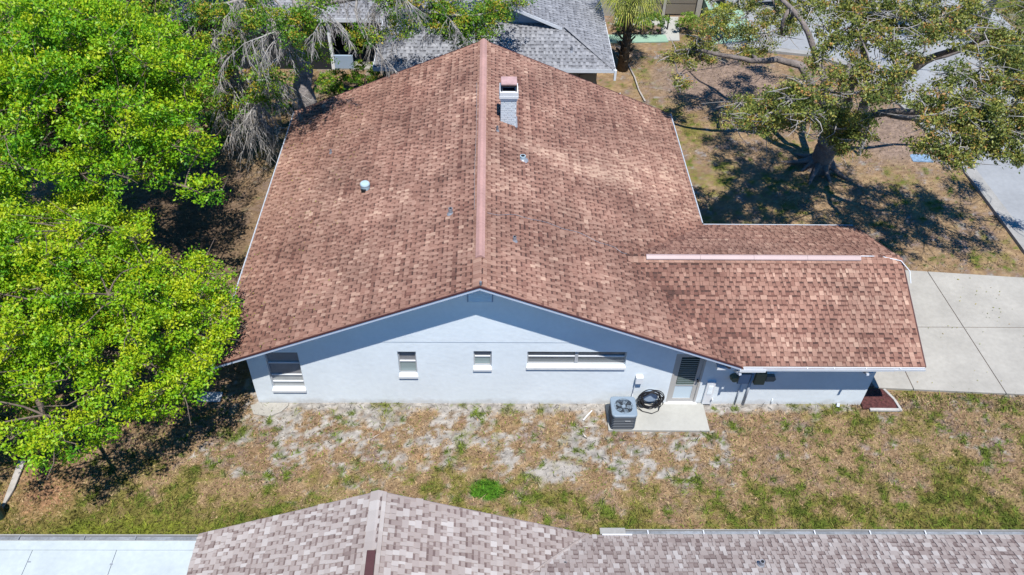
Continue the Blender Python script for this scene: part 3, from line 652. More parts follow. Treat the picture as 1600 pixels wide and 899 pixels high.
for k in range(9):
    r = .22+.035*(k%5)+R.uniform(-.02,.02); oy = -.05-.02*(k//3)-R.uniform(0,.03); sag = R.uniform(.0,.10)
    cm.tube([((r+.02*math.sin(3*t))*math.cos(t), oy+.015*math.sin(5*t+k), .42-sag*.6+(r+sag)*math.sin(t)*(1 if math.sin(t) > 0 else 1.0+sag)) for t in [2*math.pi*i/30 for i in range(31)]], .014, 6, False)
cm.tube([(-.30,-.1,.40),(-.34,-.12,.1),(-.2,-.22,.03),(.05,-.30,.03),(.25,-.2,.03),(.30,-.1,.2),(.27,-.08,.42)], .013, 6).tube([(.32,-.05,.45),(.36,-.1,.2),(.28,-.12,.05),(.22,-.1,.3)], .013, 6)
cm.build('hose_coil', M['rubber'], hose, smooth=True)
bed = empty('mulch_bed', (11.85,.15,0), 'small dark red mulch bed with a white edging at the garage corner', 'garden bed')
MB().prism([(-.55,-.34,0),(.42,-.34,0),(.42,.0,0),(.22,.38,0),(-.55,.40,0)], (0,0,.05)).build('mulch', M['mulch'], bed)
MB().beam((-.38,-.38,.04),(.46,-.38,.03),.09,.07).build('edging', M['edging'], bed, bevel=.01)
for a_, b_ in [((.50,-.42,.04),(.44,-.02,.04)), ((.44,-.01,.04),(.27,.36,.04))]: MB().beam(a_, b_, .07, .07).build('edging', M['edging'], bed, bevel=.01)
tag(box('paver', M['spout'], None, -7.47, -6.82, .0, .33, 0, .05, .006), 'pale bluish rectangular paver lying in the shade left of the house', 'paver')
pk = MB().prism([(-11.60,-2.02,.02),(-11.42,-2.0,.02),(-11.36,-2.9,.02),(-11.44,-3.6,.02)], (0,0,.05)).build('weathered_plank', M['wood'], None); tag(pk, 'long pale weathered plank lying on the yard in front of the lime tree', 'plank')
bn = empty('bin', (-11.42,-3.62,0), 'small dark green bin standing at the left edge of the yard', 'bin')
MB().lathe([(.13,0),(.17,.42),(.18,.43),(.18,.46)], (0,0,0), 18).build('tub', M['black_green'], bn); MB().lathe([(.15,.455),(.15,.47)], (0,0,0), 18).build('mouth', M['dark'], bn)
mt_ = MB().box(17.2,18.0,11.9,12.4,.0,.10).build('meter_lid', M['blue_tag'], None, bevel=.01); tag(mt_, 'pale blue ground cover lid in the oak shade near the street', 'cover')
po = MB().tube([(15.25,12.4,-.1),(15.25,12.4,.75)], .07, 8).build('short_post', M['kerb'], None); tag(po, 'short grey post standing right of the oak trunk', 'post')
tw = MB().tube([(7.0,19.5,.03),(7.15,18.3,.06),(7.2,17.2,.05),(7.35,16.3,.04)], .035, 6).build('fallen_branch', M['wood'], None, smooth=True); tag(tw, 'long pale fallen branch on the grass behind the house', 'branch')
wo = MB().tube([(6.2,16.45,.0),(6.2,16.45,.22)], [.10,.04], 10).tube([(6.2,16.45,.22),(6.26,16.4,.36)], [.045,.02], 8).tube([(6.02,16.38,.04),(6.36,16.38,.04)], .05, 8).build('yard_fitting', M['white'], None); tag(wo, 'small white plastic fitting on the grass by the grey roof', 'pipe fitting')
pb = MB().box(-13.2,-12.6,-2.3,-1.9,0,.12).build('white_box', M['white'], None, bevel=.01); tag(pb, 'small white slab at the far left edge below the lime tree', 'slab')
for i, (x, y, s_) in enumerate(((4.05,-.06,.05),(3.75,-.12,.04),(3.5,-.45,.045))): pass
st = MB().tube([(3.35,-.62,.03),(3.62,-.30,.05)], .018, 6).build('white_stick', M['white'], None); tag(st, 'short white stick lying on the sand left of the air conditioner', 'stick')
# ---------------------------------------------------------------- near house (foreground)
near = empty('neighbour_house', (0,0,0), 'near house with faded pinkish grey shingle roof along the bottom edge of the photo', 'house')
NX, NZ, NY, NR = -1.5, 3.865, -5.37, .378; NL, NXR = -5.54, 2.90; nzl = NZ-SL*(NX-NL); nzr = NZ-NR*(NXR-NX)
nearmain = lambda x: NZ-(SL*(NX-x) if x < NX else NR*(x-NX)); nwing = lambda y: nzr+SL*(NY-y)
P_ = M['shingle_pink']; YE = -15
deck(near, P_, [(NL,YE,nzl),(NX,YE,NZ),(NX,NY,NZ),(NL,NY,nzl)], name='roof'); deck(near, P_, [(NX,YE,NZ),(NXR+3.3,YE,NZ-NR*(NXR+3.3-NX)),(NXR,NY-.005,nzr),(NX,NY,NZ)], name='roof')
deck(near, P_, [(NXR-.3,NY-.02,nzr-.003),(19,NY-.02,nzr-.003),(19,-9.4,nwing(-9.4)),(-1.2,-9.4,nwing(-9.4))], name='roof')
deck(near, P_, [(19,-13.4,nzr),(-1.2,-13.4,nzr),(-1.2,-9.4,nwing(-9.4)),(19,-9.4,nwing(-9.4))], name='roof')
shingle_slopes(near, P_, [
    ((NL,-8.6,nzl), (0,1,0), (1,0,SL), 8.6+NY, (NX-NL)*math.hypot(1,SL)-.04, None),
    ((NXR+.9,-8.6,NZ-NR*(NXR+.9-NX)), (0,1,0), (-1,0,NR), 8.6+NY, (NXR+.9-NX)*math.hypot(1,NR)-.04, lambda x, y, z: x < NXR and z > nwing(y)-.03 or x < NXR-1.2),
    ((1.2,NY-.02,nzr), (1,0,0), (0,-1,SL), 17.8, 3.2, lambda x, y, z: x > NXR or z > nearmain(x)-.03)],
    mean=.55, spread=.22, seed=4, contrast=.19)
ridge_caps(near, P_, (NX,NY-.0,NZ+.01), (NX,-9,NZ+.01), wd=.165, step=.22, mean=.62, seed=8, sd=.24)
box('ridge_vent', M['maroon'], near, NX-.085, NX+.085, -9, -6.72, NZ+.03, NZ+.10, .015)
ridge_caps(near, P_, (NXR-.05,NY-.02,nzr+.012), (.5,NY-2.15,nwing(NY-2.15)+.01), wd=.02, step=.3, mean=.5, seed=9, name='valley_strip')
strip(MB(), (NL,NY,nzl), (NX,NY,NZ), -.0, .05, .012, (0,1,0)).build('fascia', M['taupe_edge'], near); strip(MB(), (NX,NY,NZ), (NXR,NY,nzr), -.0, .05, .012, (0,1,0)).build('fascia', M['taupe_edge'], near); strip(MB(), (NXR,NY-.02,nzr), (19,NY-.02,nzr), -.03, .16, .02, (0,1,0)).build('fascia', M['alu'], near)
g2 = MB(); x0_, x1_ = 3.28, 19; yb_ = NY
g2.box(x0_,x1_,yb_+.002,yb_+.012,nzr-.12,nzr-.005).box(x0_,x1_,yb_+.012,yb_+.105,nzr-.125,nzr-.115).box(x0_,x1_,yb_+.105,yb_+.125,nzr-.125,nzr+.0).box(x0_-.01,x0_,yb_,yb_+.125,nzr-.125,nzr)
ng = g2.build('gutter', M['kerb'], near); box('gutter_lining', M['gutter_in'], ng, x0_+.01, x1_, yb_+.013, yb_+.104, nzr-.114, nzr-.05)
for k in range(12): box('gutter_strap', M['alu'], ng, 4.2+k*1.22, 4.225+k*1.22, yb_+.0, yb_+.12, nzr-.02, nzr-.008)
box('gutter_guard', M['kerb'], near, 3.16, 3.72, NY+.0, NY+.15, nzr-.02, nzr+.02, .01)
MB().beam((3.2,NY-.03,nzr+.035),(3.85,NY-.03,nzr+.035),.03,.02).build('flashing', M['alu'], near)
pipe_vent(near, 2.32, -6.23, nearmain(2.32), .035, .14); pipe_vent(near, 6.36, -6.30, nwing(-6.30), .05, .16, M['galv'])
for a_ in ((-5,-13.5,NY-.7),): box('wall', WALL, near, -5.0, 2.4, -13.4, NY-.45, -.2, 1.9)
box('wall', WALL, near, 2.4, 18.5, -12.9, NY-.6, -.2, 1.95)
MB().prism([(-5.0,NY-.46,1.9),(2.4,NY-.46,1.9),(NX,NY-.46,NZ-.25)], (0,-.2,0)).build('gable_wall', WALL, near)
# flat white roof left of it, in joined sheets
WZ = 2.15
for k, (a_, b_) in enumerate(((-14.5,-11.2),(-11.19,-8.98),(-8.97,-7.2),(-7.19,NL-.01))):
    box('roof_sheet', M['white_roof'], near, a_, b_, -13, NY-.36, WZ-.08, WZ, .004)
box('roof_edge_flashing', M['white_roof'], near, -14.5, NL-.01, NY-.355, NY-.14, WZ-.07, WZ+.008, .004)
g3 = MB().box(-14.5,NL+.02,NY-.14,NY-.13,WZ-.12,WZ+.012).box(-14.5,NL+.02,NY-.13,NY-.02,WZ-.125,WZ-.115).box(-14.5,NL+.02,NY-.02,NY+.005,WZ-.125,WZ+.015).box(NL+.005,NL+.02,NY-.13,NY-.02,WZ-.12,WZ+.012)
ng = g3.build('gutter', M['kerb'], near); box('gutter_lining', M['gutter_in'], ng, -14.5, NL, NY-.129, NY-.021, WZ-.114, WZ-.045)
for x in (-13.2,-11.7,-10.2,-9.4,-8.0,-6.9): box('gutter_strap', M['galv'], ng, x, x+.02, NY-.14, NY-.0, WZ-.02, WZ-.008)
for x, y in ((-9.9,-6.05),(-8.93,-6.0),(-7.2,-6.05),(-8.95,-6.5)): box('roof_patch', M['galv'], near, x-.03, x+.03, y-.015, y+.015, WZ, WZ+.006)
box('wall', WALL, near, -14.2, -5.1, -12.9, NY-.5, -.2, WZ-.09)

# ---------------------------------------------------------------- grey roofed house behind
back = empty('grey_roof_house', (0,0,0), 'neighbouring house behind with slate grey shingle roof, tan walls and dark porch', 'house')
GX0, GX1, GY, GZ = -3.80, 5.60, 14.5, 2.5; GM = (GX0+GX1)/2; GS = .4158; GR = GZ+GS*(GX1-GM); YG2 = 16.6; WY = 18.65
T_ = M['shingle_slate']; zf = lambda y: GZ+GS*(y-GY)
zr_ = lambda x: GZ+GS*(GX1-x); zL_ = lambda x: GZ+GS*(x-GX0)
dy = YG2-GY; YN = 31
deck(back, T_, [(GX0,GY,GZ),(GX1,GY,GZ),(GX1-dy,YG2,zf(YG2)),(GX0+dy,YG2,zf(YG2))], name='roof')
deck(back, T_, [(GX1,GY,GZ),(GX1,YN,GZ),(GM,YN,GR),(GM,YG2-.3,GR),(GX1-dy+.3,YG2-.3,zf(YG2-.3))], name='roof')
deck(back, T_, [(GX0,GY,GZ),(GX0+dy-.3,YG2-.3,zf(YG2-.3)),(GM,YG2-.3,GR),(GM,YN,GR),(GX0,YN,GZ)], name='roof')
WR = 24.2
deck(back, T_, [(-13,WY,GZ),(GX0+.1,WY,GZ),(GM,WY+(GR-GZ)/GS,GR),(-13,WY+(GR-GZ)/GS,GR)], name='roof')
box('wall', M['tan_wall'], back, GX0+.55, GX1-.6, GY+.6, 30, -.2, GZ-.05)
MB().prism([(GX0+dy+.2,YG2,zf(YG2)),(GX1-dy-.2,YG2,zf(YG2)),(GM,YG2,GR-.12)], (0,.2,0)).build('gable_wall', M['greyblue'], back)  # overhang shade put into the grey-blue colour of this gable end
strip(MB(), (GX0,GY,GZ), (GX1,GY,GZ), .01, .16, .02, (0,-1,0)).build('fascia', M['alu'], back); strip(MB(), (GX1,GY,GZ), (GX1,YN,GZ), .01, .14, .03, (1,0,0)).build('fascia', M['alu'], back); strip(MB(), (GX0,GY,GZ), (GX0,WY,GZ), .01, .14, .03, (-1,0,0)).build('fascia', M['alu'], back); strip(MB(), (-13,WY,GZ), (GX0-.03,WY,GZ), .01, .16, .03, (0,-1,0)).build('fascia', M['alu'], back)
strip(MB(), (GX0+dy-.1,YG2-.3,zf(YG2)-.05), (GM,YG2-.3,GR), .015, .13, .03, (0,-1,0)).build('fascia', M['alu'], back); strip(MB(), (GM,YG2-.3,GR), (GX1-dy+.1,YG2-.3,zf(YG2)-.05), .015, .13, .03, (0,-1,0)).build('fascia', M['alu'], back)
shingle_slopes(back, T_, [
    ((GX0,GY,GZ), (1,0,0), (0,1,GS), GX1-GX0, dy*math.hypot(1,GS), lambda x, y, z: z < zr_(x)+.03 and z < zL_(x)+.03),
    ((GX1,GY,GZ), (0,1,0), (-1,0,GS), 14, (GX1-GM)*math.hypot(1,GS)-.03, lambda x, y, z: (z < zf(y)+.02 if y < YG2-.3 else True)),
    ((GX0,GY,GZ), (0,1,0), (1,0,GS), 14, (GM-GX0)*math.hypot(1,GS)-.03, lambda x, y, z: (z < zf(y)+.02 if y < YG2-.3 else True) and (z > GZ+GS*(y-WY)-.05 if y > WY else True)),
    ((-12,WY,GZ), (1,0,0), (0,1,GS), 12.5, 4.5, lambda x, y, z: x < GX0 or z > zL_(x)-.03)],
    mean=.5, spread=.22, single=0, seed=11, e=.17)
hp = M['shingle_slate']
ridge_caps(back, hp, (GX1-.03,GY+.03,GZ+.02), (GX1-dy+.25,YG2-.25,zf(YG2)), wd=.10, step=.2, mean=.45, name='hip_cap'); ridge_caps(back, hp, (GM,YG2-.3,GR+.01), (GM,YN,GR+.01), wd=.12, mean=.45)
pipe_vent(back, 3.93, 15.31, zf(15.31), .05, .18)
box('downspout', M['white'], back, GX1-.02, GX1+.07, GY-.07, GY+.03, GZ-.45, GZ-.02)
MB().tube([(4.2,15.05,.4),(4.3,15.0,2.0),(4.9,14.7,2.25)], .03, 8).build('drain_pipe', M['bark_brown'], back)
box('porch_wall', M['porch_shade'], back, -12.5, GX0+.6, 20.6, 20.8, -.2, GZ+.3); box('porch_floor', M['kerb'], back, -6.4, GX0+.5, 18.9, 20.6, -.1, .04)
box('porch_post', M['white'], back, -6.32, -6.18, 18.85, 19.0, 0, GZ-.14); box('porch_ledge', M['greyblue'], back, -6.18, -5.35, 18.9, 19.0, .04, .65); box('wall', M['porch_shade'], back, -12.5, -6.32, 18.9, 19.1, -.2, GZ-.14)

# ---------------------------------------------------------------- distant garage house
far = empty('taupe_garage_house', (0,0,0), 'pale house with wide taupe garage door behind clipped round shrubs', 'house')
box('wall', M['concrete'], far, 4.2, 6.9, 24.5, 30, -.1, 2.7); box('wall', M['concrete'], far, 9.28, 9.42, 24.48, 24.7, -.1, 2.7); box('wall', M['concrete'], far, 10.95, 11.2, 24.5, 30, -.1, 2.7); box('wall', M['concrete'], far, 6.9, 11.0, 24.55, 30, 2.25, 2.75)
gd = box('garage_door', M['garage_taupe'], far, 6.9, 9.28, 24.62, 24.68, .02, 2.25)
for k in range(4): box('panel', M['garage_taupe'], gd, 6.95, 9.23, 24.595, 24.618, .06+k*.55, .56+k*.55, .01)
gd = box('garage_door', M['garage_taupe'], far, 9.42, 10.95, 24.62, 24.68, .02, 2.25)
for k in range(4): box('panel', M['garage_taupe'], gd, 9.46, 10.91, 24.595, 24.618, .06+k*.55, .56+k*.55, .01)
box('door_handle', M['white'], far, 8.1, 8.35, 24.57, 24.60, .8, .86); MB().prism([(3.8,23.9,2.7),(11.5,23.9,2.7),(11.5,27.5,4.2),(3.8,27.5,4.2)], (0,0,.12)).build('roof', T_, far); MB().prism([(3.8,31,2.7),(11.5,31,2.7),(11.5,27.5,4.2),(3.8,27.5,4.2)], (0,0,.12)).build('roof', T_, far)
box('side_screen', M['green_paint'], None, 11.25, 11.4, 23.4, 26, 0, .9); bpy.data.objects['side_screen'].name = 'low_wall'
tag(bpy.data.objects['low_wall'], 'low mint green painted wall beside the taupe garage door', 'wall')
box('lamp_post', M['rubber'], None, 9.30, 9.36, 23.0, 23.06, 0, .8); tag(bpy.data.objects['lamp_post'], 'thin dark post standing on the pale walkway between the round shrubs', 'post')

# ---------------------------------------------------------------- vegetation
def rand_dirs(n, up=0.):
    v = RNG.normal(size=(n, 3)); v[:, 2] += up; return v/np.linalg.norm(v, axis=1, keepdims=True)
def leaf_mesh(name, clusters, per, size, m, parent=None, subs=12, sp=.13, tone=.5, tsd=.2, flat=.7, tip=.16, up=.55, seed=0, drop=None):
    """thousands of small folded leaves gathered in sprays over each clump"""
    Cs = []; Ts = []
    for cx_, cy_, cz_, r in clusters:
        k = max(4, int(subs*(r/.5)**2)); d = rand_dirs(k, .35); rr = r*(.45+.6*RNG.uniform(size=(k,1))**.6)
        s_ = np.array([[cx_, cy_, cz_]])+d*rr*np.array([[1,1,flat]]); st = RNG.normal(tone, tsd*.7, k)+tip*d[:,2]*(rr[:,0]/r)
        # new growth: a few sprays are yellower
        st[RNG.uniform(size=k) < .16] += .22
        n = max(6, int(per)); pts = np.repeat(s_, n, 0)+RNG.normal(size=(k*n, 3))*np.array([[sp, sp, sp*.55]]); tt = np.repeat(st, n)+RNG.normal(0, tsd*.55, k*n)
        Cs.append(pts); Ts.append(tt)
    P = np.concatenate(Cs); T = np.clip(np.concatenate(Ts), 0, 1); n = len(P)
    nr = rand_dirs(n, up); a = np.cross(nr, rand_dirs(n)); a /= np.linalg.norm(a, axis=1, keepdims=True); b = np.cross(nr, a)
    L = size*RNG.uniform(.6, 1.35, (n, 1)); W_ = L*RNG.uniform(.38, .62, (n, 1))
    V = np.stack([P-a*L*.5, P+b*W_*.5+nr*L*.10, P+a*L*.5-nr*L*.06, P-b*W_*.5+nr*L*.10], 1).reshape(-1, 3)
    me = mesh_np(name, V, np.arange(4*n).reshape(-1, 4), m, tone=T); o = link(name, me, parent); return tag(o, kind='stuff')
def limb_path(a, b, bend=.25, n=7, sag=0., R=random):
    a, b = Vector(a), Vector(b); L = (b-a).length; off = Vector((R.gauss(0,1), R.gauss(0,1), R.gauss(0,.4)))*L*bend*.4; pts = []
    for i in range(n+1):
        t = i/n; p = a.lerp(b, t)+off*math.sin(math.pi*t)+Vector((0,0,sag*math.sin(math.pi*t)))
        if 0 < i < n: p += Vector((R.gauss(0,1), R.gauss(0,1), R.gauss(0,.7)))*L*.018
        pts.append(p)
    return pts
def trunk_mesh(base, top, r0, r1, m, parent, lean=.1, flare=1.7, R=random):
    pts = limb_path(base, top, .12, 8, R=R); rr = []
    for i in range(len(pts)):
        t = i/(len(pts)-1); rr.append(lerp(r0, r1, t)*(1+(flare-1)*max(0, 1-t*4.5)**2))
    return MB().tube(pts, rr, 14).build('trunk', m, parent, smooth=True), pts
def broad_tree(base, fork, r0, clusters, lm, bark, label, cat='tree', per=70, size=.085, name='tree', nl=12, seed=1, **kw):
    R = random.Random(seed); root = empty(name, base, label, cat, 'bushy green trees along the left side')
    B_ = Vector(base); rel = lambda p: Vector(p)-B_
    trunk_mesh((0,0,-.15), rel(fork), r0, r0*.72, bark, root, R=R)
    cl = sorted(clusters, key=lambda c: -((c[0]-fork[0])**2+(c[1]-fork[1])**2)); step = max(1, len(cl)//nl); mains = cl[::step][:nl]; tips = []
    for c in mains:
        pts = limb_path(rel(fork), rel(c[:3]), .13, 8, sag=.45, R=R); rr = [lerp(r0*.5, .03, (i/8)**.8) for i in range(9)]
        MB().tube(pts, rr, 8).build('limb', bark, root, smooth=True); tips += [(p, rr[i]) for i, p in enumerate(pts) if i >= 2]
    br = MB()
    for c in cl:
        t = rel(c[:3]); p, r = min(tips, key=lambda q: (q[0]-t).length)
        pts = limb_path(p, t, .15, 4, sag=.1, R=R); br.tube(pts, [max(.012, r*.6*(1-i/5)) for i in range(5)], 5)
        for k in range(5):
            e_ = t+Vector((R.gauss(0,1), R.gauss(0,1), R.gauss(.2,.6)))*c[3]*.7; br.tube(limb_path(t, e_, .3, 2, R=R), [.014,.010,.005], 4)
    tag(br.build('branches', bark, root), kind='stuff')
    rc = [(c[0]-B_.x, c[1]-B_.y, c[2]-B_.z, c[3]) for c in clusters]
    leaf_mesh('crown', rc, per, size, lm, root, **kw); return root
CROWN_A=[(-8.15,0.82,5.31,0.41),(-13.3,0.98,4.4,0.42),(-12.93,1.82,4.23,0.58),(-7.69,-1.11,5.18,0.47),(-7.29,-2.76,3.38,0.4),(-11.0,-3.29,4.57,0.63),(-9.17,3.35,3.65,0.58),(-8.83,-3.3,4.68,0.42),(-8.4,-2.89,2.72,0.47),(-8.43,-2.26,5.02,0.55),(-9.52,1.56,5.11,0.54),(-8.25,-1.46,3.11,0.55),(-7.39,0.59,3.56,0.61),(-8.33,1.51,4.61,0.64),(-10.79,-2.59,5.42,0.4),(-10.74,0.03,4.45,0.49),(-13.62,2.79,2.68,0.48),(-11.69,-0.22,5.91,0.54),(-11.58,1.69,5.08,0.55),(-11.58,-1.18,5.61,0.57),(-11.63,-2.84,4.74,0.45),(-8.64,1.67,3.41,0.63),(-8.34,-0.4,5.67,0.4),(-10.65,-0.51,6.08,0.61),(-9.87,3.59,1.83,0.47),(-12.15,-0.6,5.57,0.54),(-10.04,-0.44,6.26,0.57),(-13.9,-1.89,3.74,0.53),(-7.75,-3.46,3.77,0.48),(-10.47,-1.74,5.86,0.64),(-9.1,0.85,5.81,0.46),(-13.14,2.28,3.7,0.56),(-10.45,-3.68,4.57,0.48),(-12.35,-3.44,3.81,0.48),(-14.51,1.49,1.91,0.61),(-7.82,-0.57,3.84,0.52),(-9.24,-2.43,5.55,0.6),(-8.93,2.83,4.1,0.4),(-11.65,-2.8,3.14,0.64),(-13.21,-0.78,4.82,0.58),(-12.45,-1.06,5.17,0.39),(-11.8,2.52,4.43,0.42),(-9.22,-0.76,6.05,0.58),(-6.92,-0.34,4.16,0.6),(-8.43,2.15,2.7,0.5),(-10.14,1.91,4.35,0.47),(-10.42,3.78,3.15,0.57),(-10.97,2.28,3.15,0.58),(-11.02,2.36,4.8,0.41),(-13.05,-3.58,3.06,0.64),(-9.23,-2.24,4.71,0.58),(-10.74,1.2,5.5,0.4),(-13.69,-1.07,4.0,0.41),(-6.83,1.31,3.73,0.58),(-12.49,1.31,4.57,0.45),(-13.59,-2.59,1.65,0.41),(-9.14,0.06,5.65,0.49),(-13.49,-0.25,3.36,0.61),(-9.14,-0.74,4.96,0.6),(-11.78,-3.73,3.51,0.55),(-11.45,1.36,3.52,0.4),(-10.42,-1.58,4.0,0.59),(-7.35,-1.51,4.8,0.57),(-9.81,-2.02,4.48,0.58),(-7.78,-2.9,4.2,0.61),(-10.3,0.86,4.91,0.51),(-14.9,-0.9,2.53,0.4),(-10.97,-1.38,6.13,0.47),(-6.87,-0.98,3.94,0.54),(-14.2,0.27,2.87,0.43),(-6.21,-1.47,3.39,0.45),(-11.64,-0.39,5.12,0.5),(-13.44,1.17,2.73,0.56),(-11.55,3.51,2.5,0.46),(-13.06,-2.27,2.98,0.43),(-9.77,0.09,5.5,0.64),(-12.01,-0.5,3.64,0.47),(-8.39,0.2,4.47,0.46),(-14.37,2.08,2.28,0.42),(-13.71,0.1,4.0,0.63),(-13.05,-2.56,4.24,0.56),(-9.45,2.67,4.65,0.45),(-12.39,2.92,3.04,0.49),(-12.8,1.69,3.13,0.62),(-9.9,-3.11,4.84,0.6),(-8.33,0.28,3.61,0.55),(-9.25,-1.39,5.72,0.45),(-8.68,0.78,3.91,0.44),(-11.04,3.23,3.94,0.54),(-12.68,0.61,4.51,0.41),(-8.59,-4.0,3.75,0.65),(-13.65,0.91,3.81,0.4),(-8.51,-0.36,4.92,0.65),(-12.17,1.9,4.86,0.57),(-11.32,-0.8,6.13,0.45),(-11.11,0.89,3.02,0.43),(-7.9,3.14,2.31,0.54),(-9.81,3.47,3.31,0.41),(-10.5,-4.11,3.93,0.51),(-11.41,0.84,4.54,0.4),(-14.42,-1.33,2.81,0.64),(-12.38,-2.53,4.39,0.47),(-8.62,-1.57,5.73,0.45),(-7.27,-1.95,4.3,0.49),(-7.61,-1.22,4.25,0.47),(-13.91,-2.96,2.04,0.52),(-11.92,3.6,3.08,0.46),(-14.38,-2.36,2.74,0.54),(-7.59,-0.44,4.79,0.54),(-13.11,3.22,2.47,0.63),(-6.97,-1.5,2.63,0.45),(-10.21,2.6,4.9,0.63),(-12.08,-2.47,5.08,0.41),(-14.68,0.8,2.69,0.53),(-12.04,2.88,3.8,0.64),(-10.15,-2.22,5.52,0.64),(-9.48,-4.09,3.82,0.5),(-10.03,-2.56,3.99,0.65),(-7.53,0.21,5.0,0.52),(-14.54,-0.42,1.85,0.64),(-10.93,1.57,4.37,0.65),(-13.91,1.78,3.06,0.59),(-10.67,0.34,6.26,0.6),(-10.37,-1.14,6.27,0.54),(-11.42,-1.08,4.8,0.58),(-12.44,-2.11,3.42,0.47),(-11.12,-2.05,4.47,0.56),(-11.3,-2.79,3.68,0.43),(-7.73,-0.79,2.75,0.53),(-6.79,0.02,3.43,0.53),(-13.06,-1.86,3.58,0.44),(-11.37,0.52,5.92,0.54),(-10.51,2.97,4.33,0.62),(-10.83,-0.84,5.11,0.46),(-6.71,0.0,2.06,0.56),(-9.16,1.66,3.04,0.64),(-12.98,-1.37,4.55,0.57),(-7.74,1.52,2.85,0.39),(-6.59,-2.04,3.23,0.62),(-10.18,-3.19,4.09,0.53),(-11.64,1.24,5.59,0.51),(-8.85,1.19,5.35,0.51),(-12.52,2.34,4.06,0.49),(-11.91,-1.81,5.31,0.65),(-12.77,2.18,2.45,0.5),(-9.45,3.59,2.46,0.42),(-9.01,-1.67,3.4,0.44),(-12.65,-2.7,2.78,0.62),(-6.41,1.13,2.92,0.44),(-12.16,1.07,3.42,0.57)]
